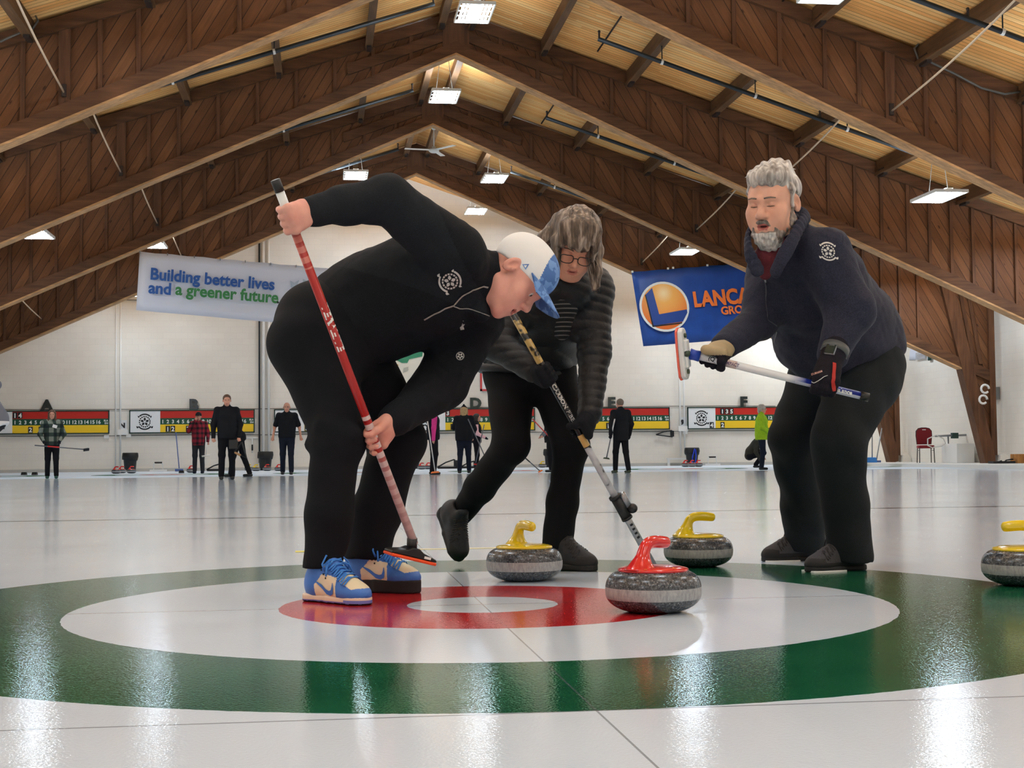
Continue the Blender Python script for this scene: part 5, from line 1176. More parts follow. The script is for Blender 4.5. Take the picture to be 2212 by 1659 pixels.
# hair: bob with a fringe
h = hd2; W_ = A
M['hair_brown'] = None
def hair_mat(name, c0, c1, c2, sc=60):
    t = NT(name); o = t.obj(); n = t.noise(t.map(o, (1, 1, .12)), sc, 3, .6); n2 = t.noise(o, 9, 2)
    b_ = t.mul(t.ramp(n, [(.32, lin(*c0)), (.5, lin(*c1)), (.68, lin(*c2))]), t.ramp(n2, [(.3, (.75, .75, .75, 1)), (.7, (1.15, 1.15, 1.15, 1))])); t.bump(n, .5, .004)
    return t.set(b_, .5, spec=.4)
M['hair_brown'] = hair_mat('hair_greybrown', (48, 38, 32), (96, 80, 66), (164, 148, 134))
hr = [ell(h.p(0, -.02, .052), [.088*h.s, .108*h.s, .092*h.s], h.M, .02), ell(h.p(0, .035, .095), [.062*h.s, .055*h.s, .045*h.s], h.M, .03)]
for s_ in (-1, 1):
    hr += [seg(h.p(s_*.03, .05, .118), h.p(s_*.03, .108, .062), .026, .013, None, 1, .02), seg(h.p(s_*.0, .06, .115), h.p(s_*.0, .112, .058), .024, .011, None, 1, .02), seg(h.p(s_*.055, .045, .10), h.p(s_*.062, .088, .048), .026, .014, None, 1, .02)]
hr += [seg(W_(1262, 486, 5.16), W_(1284, 540, 5.14), .036, .030, None, 1, .03), seg(W_(1284, 540, 5.14), W_(1288, 588, 5.13), .029, .022, None, 1, .02), seg(W_(1288, 588, 5.13), W_(1285, 624, 5.12), .020, .009, None, 1, .02), seg(W_(1288, 588, 5.14), W_(1293, 618, 5.13), .014, .006, None, 1, .01), seg(W_(1272, 500, 5.12), W_(1279, 560, 5.09), .02, .012, None, 1, .02),
       seg(W_(1212, 484, 5.19), W_(1188, 520, 5.20), .042, .042, None, 1, .03), seg(W_(1188, 520, 5.20), W_(1168, 566, 5.22), .042, .030, None, 1, .03), seg(W_(1168, 566, 5.22), W_(1160, 610, 5.26), .030, .012, None, 1, .02), seg(W_(1202, 520, 5.13), W_(1200, 585, 5.11), .022, .014, None, 1, .02), seg(h.p(0, -.09, .0), h.p(0, -.09, -.12), .06, .05, h.x, 1.3, .04)]
def strands(P):
    return .0014*np.sin(P[..., 0]*230+np.sin(P[..., 2]*18)*2.2)+.0012*np.sin(P[..., 0]*95+P[..., 1]*60+np.sin(P[..., 2]*11)*2)
grow('hair', hr, .0036, M['hair_brown'], P2, strands, 1)
b = MB(); rr_ = random.Random(5)
for i in range(70):
    s_ = rr_.choice((-1, 1)); a0 = h.p(s_*rr_.uniform(.0, .05), rr_.uniform(-.03, .05), .142)
    a2 = W_(1288+rr_.uniform(-10, 8), 560+rr_.uniform(0, 75), 5.11+rr_.uniform(-.01, .03)) if s_ < 0 else W_(1176+rr_.uniform(-18, 22), 540+rr_.uniform(0, 70), 5.2+rr_.uniform(-.05, .03))
    a1 = (a0+a2)/2+Vector((-s_*.035*(-1), -.02, .035))*1.0
    b.tube([a0.lerp(a1, t).lerp(a1.lerp(a2, t), t) for t in np.linspace(0, 1, 9)], [.0016]*7+[.0012, .0004], 5)
b.build('hair_strands', M['hair_brown'], P2, True)
# glasses
b = MB()
for s_ in (-1, 1):
    pts = [h.p(s_*(.0335+.0245*math.copysign(abs(math.cos(a))**.6, math.cos(a))), .121-.006*abs(math.cos(a)), .008+.0175*math.copysign(abs(math.sin(a))**.7, math.sin(a))) for a in np.linspace(0, 2*PI, 25)]
    b.tube(pts, .0017, 6); b.tube([h.p(s_*.058, .114, .016), h.p(s_*.074, .07, .018), h.p(s_*.084, .0, .016)], .0018, 6)
b.tube([h.p(-.010, .121, .014), h.p(0, .123, .017), h.p(.010, .121, .014)], .0019, 6); b.build('glasses', M['ink'], P2, True)
shoe(P2, w1a, w1b, 'shoe', 'dark', .265)
shoe(P2, w2a, w2b, 'shoe', 'dark', .265)
# broom
B2 = thing('curling_broom', 'black and silver curling broom with CARBON FIBER lettering held by the woman', 'curling broom', c_bot, 0, 'curling brooms in the front')
Lc = (c_bot-c_top).length; fy = lambda y: (y-660)/(1237-660)
def shaft2():
    t = NT('carbon_silver_shaft'); o = t.obj(); d = t.n('ShaderNodeVectorMath', operation='DOT_PRODUCT'); t.l(o, d.inputs[0]); d.inputs[1].default_value = tuple(-cax); k = t.m('SUBTRACT', 1, t.m('DIVIDE', d.outputs['Value'], Lc))
    n = t.noise(o, 30, 2); n3 = t.noise(o, 24, 1)
    gold = t.ramp(n, [(.42, lin(30, 26, 20)), (.52, lin(190, 158, 92))]); sil = t.ramp(n3, [(.36, lin(26, 26, 28)), (.40, lin(178, 180, 184)), (.7, lin(206, 208, 212))])
    g1 = t.m('MULTIPLY', t.m('GREATER_THAN', k, fy(688)), t.m('LESS_THAN', k, fy(782))); g2 = t.m('MULTIPLY', t.m('GREATER_THAN', k, fy(940)), t.m('LESS_THAN', k, fy(966)))
    c_ = t.mix(t.m('GREATER_THAN', k, fy(968)), t.mix(g1, lin(18, 18, 20), gold), sil); c_ = t.mix(t.m('GREATER_THAN', k, fy(1070)), c_, lin(176, 178, 182)); c_ = t.mix(g2, c_, lin(206, 166, 98))
    return t.set(c_, .3, spec=.5)
b = MB(); b.tube([c_top, c_bot], .0135, 20); sh = b.build('shaft', shaft2(), B2, True)
Nn = Vector((0, -1, 0)); Nn = (Nn-cax*Nn.dot(cax)).normalized(); Zl = Nn.cross(cax)
def on_shaft(b, ax, o, r):
    for i, v in enumerate(b.v):
        w_ = Vector(v)-o; s_ = w_.dot(ax); r_ = w_-ax*s_; b.v[i] = tuple(o+ax*s_+r_.normalized()*(r+.0006))
    return b
b = MB(); add_text(b, 'CARBON', bl2(829)+Nn*.012-Zl*.006, cax, Zl, .0195, .0006, .0009, sx=1.3); add_text(b, 'FIBER', bl2(829)+cax*.1130+Nn*.012-Zl*.006, cax, Zl, .0195, .0006, 0, sx=1.3); on_shaft(b, cax, c_top, .0135); b.build('lettering', M['print'], sh)
b = MB()
for k in range(4): q = bl2(1143+k*9.5)+Nn*.0138; b.box(q, (.0055, .001, .004), Matrix((Zl, -Nn, cax)).transposed())
b.build('marking', M['ink'], sh)
b = MB(); b.tube([bl2(1078), bl2(1131)], .0205, 16).tube([bl2(1078), bl2(1083)], .024, 16).tube([bl2(1126), bl2(1131)], .022, 16); b.build('clamp', M['black'], B2, True)
b = MB(); b.tube([bl2(1082)+Zl*.026, bl2(1110)+Zl*.026], .015, 14); b.build('clear_cylinder', plain('clear_plastic', (150, 152, 156), .12, .4), B2, True)
b = MB(); b.ball(bl2(1117)+Zl*.034+Nn*.006, (.021, .021, .019), 16, 12); b.build('knob', M['black'], B2, True)
hx = Vector((.9, -.4, 0)).normalized(); hz = Vector((0, 0, 1)); hy = hz.cross(hx); HM = Matrix((hx, hy, hz)).transposed(); hc = Vector((c_bot.x, c_bot.y, .016))
b = MB(); b.box(hc-Vector((0, 0, .010)), (.085, .034, .005), HM); b.build('pad', M['t_orange'], B2, bevel=.003); b = MB(); b.box(hc+Vector((0, 0, .006)), (.086, .032, .010), HM, taper=.7); b.build('head', M['black'], B2, bevel=.004)
# ---- bearded man at the right
P3 = thing('person', 'grey-haired bearded man in a navy fleece holding a blue and white broom', 'person', gnd(1790, 1225))
th, pt = math.radians(42), math.radians(16)
hd3 = Head(at(1671, 443, 4.96), (-math.sin(th)*math.cos(pt), -math.cos(th)*math.cos(pt), -math.sin(pt)), (-.12, -.2, .96), 1.07)
d_top, d_bot = at(1873, 858, 4.80), at(1487, 764, 4.93); dax = (d_bot-d_top).normalized()
def bl3(x): return d_top.lerp(d_bot, (1873-x)/(1873-1487))
m1a, m1b, mankL = foot(gnd(1876, 1230), gnd(1736, 1236), .275, False); m2a, m2b, mankR = foot(gnd(1776, 1210), gnd(1641, 1213), .275, False)
Q = dict(pel=A(1840, 778, 5.47), wai=A(1802, 702, 5.38), che=A(1748, 612, 5.20), nb=A(1708, 532, 5.08), hr=A(1778, 805, 5.60), hl=A(1872, 805, 5.36), kr=A(1713, 945, 5.50), ar=mankR, kl=A(1808, 950, 5.16), al=mankL,
         sr=A(1664, 588, 5.27), er=A(1640, 690, 5.17), wr=A(1566, 748, 5.02), sl=A(1779, 553, 4.99), el=A(1836, 668, 4.94), wl=A(1801, 765, 4.90))
g3R, w3R = hand_prims(bl3(1538), -dax, (-.1, -.35, .8), -1, .0135, 1.06, A(1566, 752, 5.0), fr=.0098)
g3L, w3L = hand_prims(bl3(1780), dax, (.15, -1, .25), -1, .0135, 1.1, A(1797, 775, 4.86), fr=.0102)
hp3 = hd3.prims(mouth=.0045, jaw=1.1, nose=1.12, cheek=.003)
body = core(Q, 1.15) + arms(Q, w3R, w3L, 1.15) + [seg(Q['nb'], hd3.p(0, -.028, -.05), .064, .062, None, 1, .03)] + g3R + g3L + hp3
grow('body', body, .0040, [M['skinC'], M['lip'], M['mouth']], P3, None, 1, hd3.zones())
brows(hd3, P3, M['brow_grey'], body, .003)
b = MB()
for q in (-1, 1): b.tube([hd3.p(q*x, .0985-abs(x-.031)*.35, .0065+abs(x-.031)*.12) for x in (.017, .024, .031, .038, .045)], [.0008, .0016, .0018, .0016, .0008], 6)
snap(b, body, None, .0004); b.build('eyelashes', M['brow'], P3, True)
jk3 = [seg(Q['pel']+Vector((-.005, 0, .07)), Q['wai'], .215, .212, (0, 1, 0), .95, .06), seg(Q['wai'], Q['che'], .208, .185, (0, 1, 0), 1.0, .06), seg(Q['che'], Q['nb'].lerp(Q['che'], .25), .165, .105, (1, 0, 0), 1.15, .06), seg(Q['sr'], Q['sl'], .082, .084, None, 1, .06), ell(Q['wai']+Vector((-.05, -.03, -.06)), (.185, .18, .16), None, .06),
       halfspace(Q['pel']+Vector((0, 0, -.035)), (.34, 0, -1), k=.006, R=.55),
       seg(Q['sr'], Q['er'], .084, .070, None, 1, .05), seg(Q['er'], Q['wr'], .068, .050, None, 1, .03), seg(Q['sl'], Q['el'], .097, .082, None, 1, .05), seg(Q['el'], Q['wl'], .080, .054, None, 1, .03),
       seg(Q['nb']+Vector((0, 0, -.04)), Q['nb'].lerp(hd3.p(0, -.03, -.06), .3)+Vector((0, 0, .0)), .098, .088, None, 1, .03), halfspace(hd3.p(0, 0, -.078), hd3.z*.86+hd3.y*.62, k=.004, R=.2)]
jk3 += [seg(A(1659, 548, 4.93), A(1650, 578, 4.96), .022, .012, None, 1, .01, 'sub')]
dj3 = folds(.017, 12, 12, (1, 1, 1.3), .0012, 80)
grow('jacket', jk3, .0055, M['navy_fleece'], P3, dj3, 1)
grow('sweater', [seg(A(1676, 505, 5.02), A(1657, 556, 4.975), .052, .040, None, 1, .03), seg(A(1657, 556, 4.975), A(1653, 592, 4.985), .040, .022, None, 1, .03)], .005, plain('wine_knit', (98, 30, 40), .9, bump=.4, bs=200), P3)
cl_ = [A(*q) for q in ((1672, 594, 4.90), (1691, 556, 4.865), (1712, 518, 4.87), (1732, 480, 4.93), (1742, 464, 5.05), (1722, 458, 5.17), (1680, 462, 5.22), (1640, 480, 5.14), (1617, 506, 5.01), (1618, 544, 4.93), (1640, 592, 4.915))]
_c = [cl_[0]]+cl_+[cl_[-1]]
cl_ = [((_c[i]*2+0*_c[i]) + (_c[i+1]-_c[i-1])*f + (2*_c[i-1]-5*_c[i]+4*_c[i+1]-_c[i+2])*f*f + (3*_c[i]-_c[i-1]-3*_c[i+1]+_c[i+2])*f**3)*.5 for i in range(1, len(_c)-2) for f in (0, .25, .5, .75)] + [_c[-1]]
def tow(i): return (hd3.p(0, -.02, -.02)-cl_[i]).normalized()*.55+hd3.z
clp = [seg(cl_[i], cl_[i+1], .0088, .0088, tow(i), 2.2, .013) for i in range(len(cl_)-1)]
grow('collar', clp, .0045, M['navy_fleece'], P3, None, 1)
b = flat_on(jk3, ((1651, 600), (1654, 640), (1660, 690), (1672, 740), (1688, 785)), disp=dj3, w=.003); b.build('zip', plain('dark_zip', (58, 58, 66), .5), P3, True)
c = hit(jk3, 1651, 596, disp=dj3); b = MB(); b.tube([c, c+Vector((.004, -.006, -.026))], .0045, 8); b.build('zip_pull', M['steel'], P3, True)
c = hit(jk3, 1789, 543, disp=dj3); b = MB(); emblem(b, c, Vector((.93, -.3, -.1)), Vector((-.12, -.1, .98)), .034, d=.0015); sew(b, jk3, dj3); b.build('crest', M['print'], P3)
tr3 = [ell(Q['pel']+Vector((0, 0, -.02)), (.205, .2, .17), None, .05), seg(Q['hr'], Q['kr'], .128, .088, None, 1, .05), seg(Q['kr'], Q['ar'].lerp(Q['kr'], .4), .088, .081, None, 1, .03), seg(Q['ar'].lerp(Q['kr'], .4), Q['ar']-ZU*.04, .081, .072, None, 1, .03), seg(Q['hl'], Q['kl'], .138, .094, None, 1, .05), seg(Q['kl'], Q['al'].lerp(Q['kl'], .4), .09, .074, None, 1, .03), seg(Q['al'].lerp(Q['kl'], .4), Q['al']-ZU*.04, .074, .077, None, 1, .03), halfspace(A(1829, 1212, 5.17), (0, 0, -1), R=.15), halfspace(A(1741, 1190, 5.65), (0, 0, -1), R=.15)]
dt3 = folds(.020, 11, 21, (1, 1, 1.6)); grow('trousers', tr3, .006, M['trouserC'], P3, dt3, 1)
c = hit(tr3, 1806, 774, disp=dt3); b = MB(); add_text(b, 'Reebok', c, Vector((1, .1, -.06)), Vector((0, 0, 1)), .02, .0006, .0003); sew(b, tr3, dt3); b.build('lettering', M['print'], P3)
# gloves
M['glove_tan'] = plain('tan_leather', (164, 146, 112), .7, var=.15); M['glove_red'] = plain('red_trim', (170, 36, 28), .7); M['glove_dk'] = cloth('dark_glove', (30, 26, 34), .3, 200)
def zr(C): C = np.asarray(C); return ((C[:, 2] > bl3(1538).z+.012) & (C[:, 1] < 4.97)).astype(int)
grow('glove', gl(g3R)+[seg(w3R, w3R.lerp(Q['er'], .2), .040, .044, None, 1, .01)], .0032, [M['glove_dk'], M['glove_tan']], P3, None, 1, zr)
gl3 = gl(g3L)+[seg(w3L, w3L.lerp(Q['el'], .2), .043, .047, None, 1, .01)]
gob = grow('glove', gl3, .0032, M['glove_dk'], P3)
OFF[gob] = OFF[P3]
b = flat_on(gl3, ((1802, 784), (1803, 805), (1799, 825), (1803, 845)), w=.007); b.build('red_trim', M['glove_red'], gob, True)
b = flat_on(gl3, ((1750, 822), (1757, 827), (1768, 824), (1779, 814), (1789, 809)), w=.0022); b.build('piping', M['print'], gob, True)
c = hit(gl3, 1753, 811); b = MB(); add_text(b, 'DURHAM', c, Vector((1, 0, .3)), Vector((-.3, 0, 1)), .010, .0005, .0002); sew(b, gl3, None); b.build('lettering', plain('pink_print', (196, 150, 140), .6), gob)
wt = w3L.lerp(Q['el'], .16); wx = (Q['el']-w3L).normalized(); b = MB(); b.tube([wt-wx*.014, wt+wx*.014], .0500, 24); b.build('watch_strap', plain('grey_strap', (78, 82, 84), .5), P3, True)
c = at(1783, 767, 4.84); b = MB(); MM = Matrix((Vector((.95, -.2, .1)), wx.cross(Vector((.95, -.2, .1))).normalized(), wx)).transposed(); c = wt+Vector((-.030, -.040, 0)); dn = Vector((-.6, -.8, 0)); dn = (dn-wx*dn.dot(wx)).normalized(); xx_ = wx.cross(dn); MM = Matrix((xx_, dn, wx)).transposed()
b.box(c, (.019, .006, .021), MM); wb = b.build('watch', M['steel'], P3, bevel=.004); OFF[wb] = OFF[P3]; b = MB(); b.box(c+dn*.0062, (.017, .001, .019), MM); b.build('watch_face', plain('watch_glass', (14, 40, 44), .1), wb)
# hair and beard
M['hair_grey'] = hair_mat('hair_silver', (112, 104, 98), (172, 166, 160), (222, 218, 212), 50); M['beard_w'] = hair_mat('beard_white', (150, 144, 138), (192, 188, 182), (224, 222, 218), 90); M['beard_d'] = hair_mat('beard_grey', (104, 92, 84), (134, 120, 110), (160, 150, 142), 90)
h = hd3; hg = [ell(h.p(0, -.022, .050), [.083*h.s, .103*h.s, .088*h.s], h.M, .02), ell(h.p(.0, .022, .098), [.064*h.s, .068*h.s, .040*h.s], h.M, .03), seg(h.p(0, .062, .098), h.p(.0, -.05, .122), .025, .030, h.x, 1.9, .03),
      seg(h.p(-.074, .022, .045), h.p(-.0745, .026, .0), .018, .010, h.y, 1.3, .02), seg(h.p(.074, .022, .045), h.p(.0745, .026, .0), .018, .010, h.y, 1.3, .02),
      rbox(h.p(0, .125, .0), (.058*h.s, .06*h.s, .074*h.s), h.M, .03, .012, 'sub'), halfspace(h.p(0, -.05, -.055), -h.z, k=.01, R=.3)]
for q in (-1, 1): hg += [ell(h.p(q*.086, .0, .0), [.02*h.s, .024*h.s, .038*h.s], h.M, .008, 'sub'), rbox(h.p(q*.08, .062, -.005), (.03*h.s, .034*h.s, .055*h.s), h.M, .02, .01, 'sub')]
def st3(P):
    q = h.loc(P.reshape(-1, 3).astype(F4)).reshape(P.shape); return .0028*np.sin(q[..., 0]*210+q[..., 1]*70+np.sin(q[..., 1]*45)*1.4)+.002*np.sin(q[..., 0]*120-q[..., 2]*80+np.sin(q[..., 1]*30)*2)
grow('hair', hg, .0034, M['hair_grey'], P3, st3, 1)
b = MB(); rr_ = random.Random(9)
for i in range(60):
    x = rr_.uniform(-.055, .055); y0 = rr_.uniform(.02, .085); a0 = h.p(x, y0, .113+.015*(1-abs(x)/.055)-.25*max(0, y0-.06)); a2 = h.p(x*1.05-.012, y0-.07-rr_.uniform(0, .03), .136-.5*abs(x)); a1 = (a0+a2)/2+h.z*.010
    b.tube([a0.lerp(a1, t).lerp(a1.lerp(a2, t), t) for t in np.linspace(0, 1, 7)], [.0018]*5+[.0014, .0004], 5)
b.build('hair_tufts', M['hair_grey'], P3, True)
bd = [ell(h.p(0, .062, -.108), [.044*h.s, .042*h.s, .042*h.s], h.M, .02), ell(h.p(0, .068, -.088), [.048*h.s, .038*h.s, .030*h.s], h.M, .02)]
for q in (-1, 1):
    bd += [seg(h.p(q*.030, .086, -.062), h.p(q*.034, .078, -.085), .014, .018, None, 1, .012), seg(h.p(q*.004, .1045, -.0410), h.p(q*.030, .091, -.053), .0088, .010, None, 1, .008),
           seg(h.p(q*.0565, .012, -.052), h.p(q*.028, .068, -.092), .0215, .023, None, 1, .02), seg(h.p(q*.066, .012, -.012), h.p(q*.0585, .014, -.054), .0105, .0190, None, 1, .02)]
bd += [ell(h.p(0, .106, -.0585), [.019*h.s, .022*h.s, .0115*h.s], h.M, .004, 'sub')]
def zb(C):
    q = h.loc(C.astype(F4)); return (((q[:, 2] > -.078) | (np.abs(q[:, 0]) > .042))).astype(int)
grow('beard', bd, .0032, [M['beard_w'], M['beard_d']], P3, lambda P: .0016*np.sin(P[..., 0]*260+np.sin(P[..., 2]*60)*2)+.0012*np.sin(P[..., 2]*300+P[..., 0]*120), 1, zb)
shoe(P3, m1a, m1b, 'shoe', 'grey', .275)
shoe(P3, m2a, m2b, 'shoe', 'grey', .275)
# blue and white broom
B3 = thing('curling_broom', 'blue and white curling broom held across by the bearded man', 'curling broom', d_bot, 0, 'curling brooms in the front')
Ld = (d_bot-d_top).length
def shaft3():
    t = NT('blue_white_shaft'); o = t.obj(); d = t.n('ShaderNodeVectorMath', operation='DOT_PRODUCT'); t.l(o, d.inputs[0]); d.inputs[1].default_value = tuple(dax); k = t.m('DIVIDE', t.m('MULTIPLY', d.outputs['Value'], -1), Ld)
    c_ = t.ramp(k, [(0, lin(224, 226, 228)), (.56, lin(224, 226, 228)), (.66, lin(22, 44, 140)), (1, lin(16, 34, 120))])
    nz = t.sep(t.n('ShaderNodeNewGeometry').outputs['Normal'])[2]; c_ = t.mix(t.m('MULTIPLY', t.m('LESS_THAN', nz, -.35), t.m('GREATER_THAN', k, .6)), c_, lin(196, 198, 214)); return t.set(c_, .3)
b = MB(); b.tube([d_top+dax*.02, d_bot], .0135, 20); sh = b.build('shaft', shaft3(), B3, True)
b = MB(); b.tube([d_top-dax*.006, d_top+dax*.024], .0155, 16); b.build('end_cap', M['black'], B3, True)
Nn = Vector((0, -1, 0)); Nn = (Nn-dax*Nn.dot(dax)).normalized(); Zl = Nn.cross(-dax)
b = MB(); add_text(b, 'Balance', bl3(1803)+Nn*.012-Zl*.007, -dax, Zl, .02, .0006, .0006); on_shaft(b, dax, d_top, .0135); b.build('lettering', M['print_white'], sh)
b = MB(); add_text(b, '|(Q|', bl3(1527)+Nn*.012-Zl*.007, -dax, Zl, .02, .0006, .0004); on_shaft(b, dax, d_top, .0135); b.build('lettering', M['ink'], sh)
b = MB(); b.tube([bl3(1563), bl3(1592)], .0139, 20); b.build('label', plain('faded_label', (206, 186, 180), .5), sh, True)
b = MB(); add_text(b, 'IMPACT', bl3(1567)+Nn*.012-Zl*.005, -dax, Zl, .014, .0006, .0004); on_shaft(b, dax, d_top, .0139); b.build('lettering', plain('purple_print', (112, 84, 108), .5), sh)
b = MB(); b.tube([bl3(1512), bl3(1500), bl3(1490)], [.020, .0185, .021], 14); b.build('ferrule', plain('blue_ferrule', (30, 66, 168), .4), B3, True)
hc = at(1478, 764, 4.93); hx = (at(1473, 713, 4.93)-at(1482, 813, 4.95)).normalized(); hz = Vector((.9, -.5, -.1)); hz = (hz-hx*hz.dot(hx)).normalized(); hy = hz.cross(hx); HM = Matrix((hx, hy, hz)).transposed()
M['head_white'] = plain('white_plastic', (228, 230, 228), .35)
pr = [(-.092, -.012), (-.08, -.03), (-.04, -.035), (.04, -.035), (.08, -.03), (.092, -.012), (.092, .012), (.08, .03), (.04, .035), (-.04, .035), (-.08, .03), (-.092, .012)]
b = MB(); b.prism([(x*1.02, y*1.02) for x, y in pr], .008, hc-hz*.016, hx, hy); b.build('pad', plain('coral_pad', (240, 112, 92), .7), B3, bevel=.003)
b = MB(); b.prism(pr, .018, hc-hz*.003, hx, hy); b.prism([(-.05, -.02), (.05, -.02), (.05, .02), (-.05, .02)], .014, hc+hz*.010, hx, hy); b.build('head', M['head_white'], B3, bevel=.005)
b = MB()
for s_ in (-1, 1): b.tube([hc+hx*.064*s_+hz*.004, hc+hx*.064*s_+hz*.013], .0085, 12)
b.tube([hc+hz*.014+hy*.02, hc+hz*.014-hy*.024], .011, 12); b.build('bolt', plain('dark_bolt', (64, 76, 58), .5), B3, True)
b = MB(); b.tube([hc+hz*.012, bl3(1492)], .012, 12); b.build('joint', M['steel'], B3, True)
# ------------------------------------------------------------------ people around the far ends of the sheets
M['c_black'] = cloth('bg_black_cloth', (24, 25, 30), .2, 60, .1); M['c_blackp'] = cloth('bg_black_trousers', (20, 20, 25), .2, 60, .1); M['c_navy'] = cloth('bg_navy_trousers', (26, 30, 44), .2, 60, .1); M['c_char'] = cloth('bg_charcoal', (52, 54, 58), .2, 60, .1)
M['c_pink'] = cloth('bg_pink_cloth', (206, 62, 140), .15, 60, .1); M['c_rose'] = cloth('bg_rose_cloth', (238, 190, 196), .1, 60, .1); M['c_lime'] = cloth('bg_lime_cloth', (150, 190, 40), .12, 30, .1); M['c_olive'] = cloth('bg_olive_cloth', (54, 52, 46), .2, 60, .1); M['c_grey'] = cloth('bg_grey_cloth', (120, 122, 128), .15, 60, .1)
def plaid(name, c0, c1, c2, k=.085):
    t = NT(name); x, y, z = t.sep(t.obj()); h = t.m('ADD', x, t.m('MULTIPLY', y, .8))
    a = t.m('LESS_THAN', t.m('PINGPONG', h, k), k*.45); b_ = t.m('LESS_THAN', t.m('PINGPONG', z, k), k*.45)
    return t.set(t.mix(t.m('MULTIPLY', a, b_), t.mix(t.m('MAXIMUM', a, b_), lin(*c2), lin(*c1)), lin(*c0)), .9)
M['c_plaid_g'] = plaid('green_grey_plaid', (20, 30, 30), (48, 62, 54), (124, 130, 118), .1); M['c_plaid_r'] = plaid('red_plaid', (26, 14, 20), (96, 20, 36), (150, 28, 46), .07)
def sweater():
    t = NT('striped_sweater'); x, y, z = t.sep(t.obj()); return t.set(t.ramp(z, [(0, lin(196, 196, 198)), (.90, lin(196, 196, 198)), (.91, lin(92, 96, 106)), (1, lin(92, 96, 106))], 'CONSTANT'), .9)
M['h_brown'] = plain('hair_brown', (92, 66, 48), .6, var=.3, vs=40); M['h_dark'] = plain('hair_dark', (52, 42, 38), .6, var=.3, vs=40); M['h_blond'] = plain('hair_blond', (176, 146, 104), .6, var=.3, vs=40); M['h_grey'] = plain('hair_grey', (168, 162, 156), .6, var=.25, vs=40)
M['s_green'] = plain('green_shoe', (34, 78, 66), .6); M['s_black'] = plain('black_shoe', (22, 24, 26), .6); M['s_olive'] = plain('olive_shoe', (64, 72, 50), .6)
M['skinD'] = skin('skin_far', (198, 142, 120), (212, 158, 134))
def figure(label, px, Y, Hm, ang, top, pants, hair=None, htype='short', shoe=None, el=None, hl=None, er=None, hr_=None, sleeves=None, vest=False, lean=0, hem=.82, short=False, hat=None, girth=1.0, stride=(0, 0), joints=None, hlook=0, gloves=None, zoff=0):
    g = at(px, 1000, Y); base = Vector((g.x, Y, 0)); s = Hm/1.75; a = math.radians(ang); f = Vector((math.sin(a), -math.cos(a), 0)); l = Vector((math.cos(a), math.sin(a), 0)); u = Vector((0, 0, 1))
    t = thing('person', label, 'person', base, 0, 'people at the far ends of the sheets')
    def W(q):
        x, y, z = q
        if z > .95 and lean:
            dz = z-.95; c, n_ = math.cos(lean), math.sin(lean); y, z = y*c+dz*n_, .95+dz*c-y*n_
        return base + (l*x+f*y+u*z)*s + u*zoff
    j = dict(pel=(0, 0, .95), wai=(0, 0, 1.1), che=(0, .01, 1.3), nb=(0, 0, 1.47), head=(0, .035, 1.605), hl=(.09, 0, .92), hr=(-.09, 0, .92), kl=(.1, .03+stride[0]*.5, .5), kr=(-.1, .03+stride[1]*.5, .5), al=(.11, stride[0]-.01, .09), ar=(-.11, stride[1]-.01, .09), sl=(.185, 0, 1.41), sr=(-.185, 0, 1.41),
             el=el or (.25, -.03, 1.14), er=er or (-.25, -.03, 1.14), wl=hl or (.26, .05, .89), wr=hr_ or (-.26, .05, .89))
    if joints: j.update(joints)
    P = {k: W(v) for k, v in j.items()}; S_ = s; gth = girth
    hf = f; hu = u
    if lean: hf = (f*math.cos(lean)-u*math.sin(lean)*.8).normalized(); hu = (u*math.cos(lean)+f*math.sin(lean)).normalized()
    if hlook: hf = (f*math.cos(hlook)+l*math.sin(hlook))
    H = Head(P['head'], hf, hu, s*1.0)
    def sg(p, q, r0, r1=None, n=None, qq=1, k=.03): return seg(P[p] if isinstance(p, str) else p, P[q] if isinstance(q, str) else q, r0*S_, (r0 if r1 is None else r1)*S_, n, qq, k)
    def hand(w, e):
        d = (P[w]-P[e]).normalized(); c = P[w]+d*.05*S_; sd = d.cross(f).normalized() if d.cross(f).length > .1 else l; L = [seg(P[w], c, .026*S_, .034*S_, sd, 1.1, .02)]
        for k in range(4): o = c+sd*(k-1.5)*.017*S_; L.append(seg(o, o+d*(.055-.008*abs(k-1.2))*S_+f*.012*S_, .0095*S_, .008*S_, None, 1, .004))
        L.append(seg(c-sd*.02*S_-d*.02*S_, c-sd*.045*S_+d*.03*S_, .011*S_, .009*S_, None, 1, .008)); return L
    face = [ell(H.p(0, -.01, .035), [.076*s, .096*s, .086*s], H.M, .02), ell(H.p(0, .03, -.04), [.057*s, .06*s, .075*s], H.M, .03), seg(H.p(0, .095, .015), H.p(0, .11, -.018), .010*s, .013*s, None, 1, .012), ell(H.p(.08, 0, 0), [.01*s, .02*s, .03*s], H.M, .006), ell(H.p(-.08, 0, 0), [.01*s, .02*s, .03*s], H.M, .006), seg(H.p(-.04, .08, .03), H.p(.04, .08, .03), .012*s, None, None, 1, .012)]
    for q in (-1, 1): face.append(ell(H.p(q*.03, .1, .012), [.013*s, .012*s, .007*s], H.M, .006, 'sub'))
    body = face + [sg('nb', H.p(0, -.02, -.05), .052, .05), sg('pel', 'wai', .11*gth), sg('wai', 'che', .11*gth, .12*gth, l, 1.25), sg('che', 'nb', .1, .06), sg('sl', 'sr', .055), sg('sl', 'el', .044, .037), sg('el', 'wl', .036, .026), sg('sr', 'er', .044, .037), sg('er', 'wr', .036, .026), sg('hl', 'kl', .075, .05), sg('kl', 'al', .046, .034), sg('hr', 'kr', .075, .05), sg('kr', 'ar', .046, .034)] + hand('wl', 'el') + hand('wr', 'er')
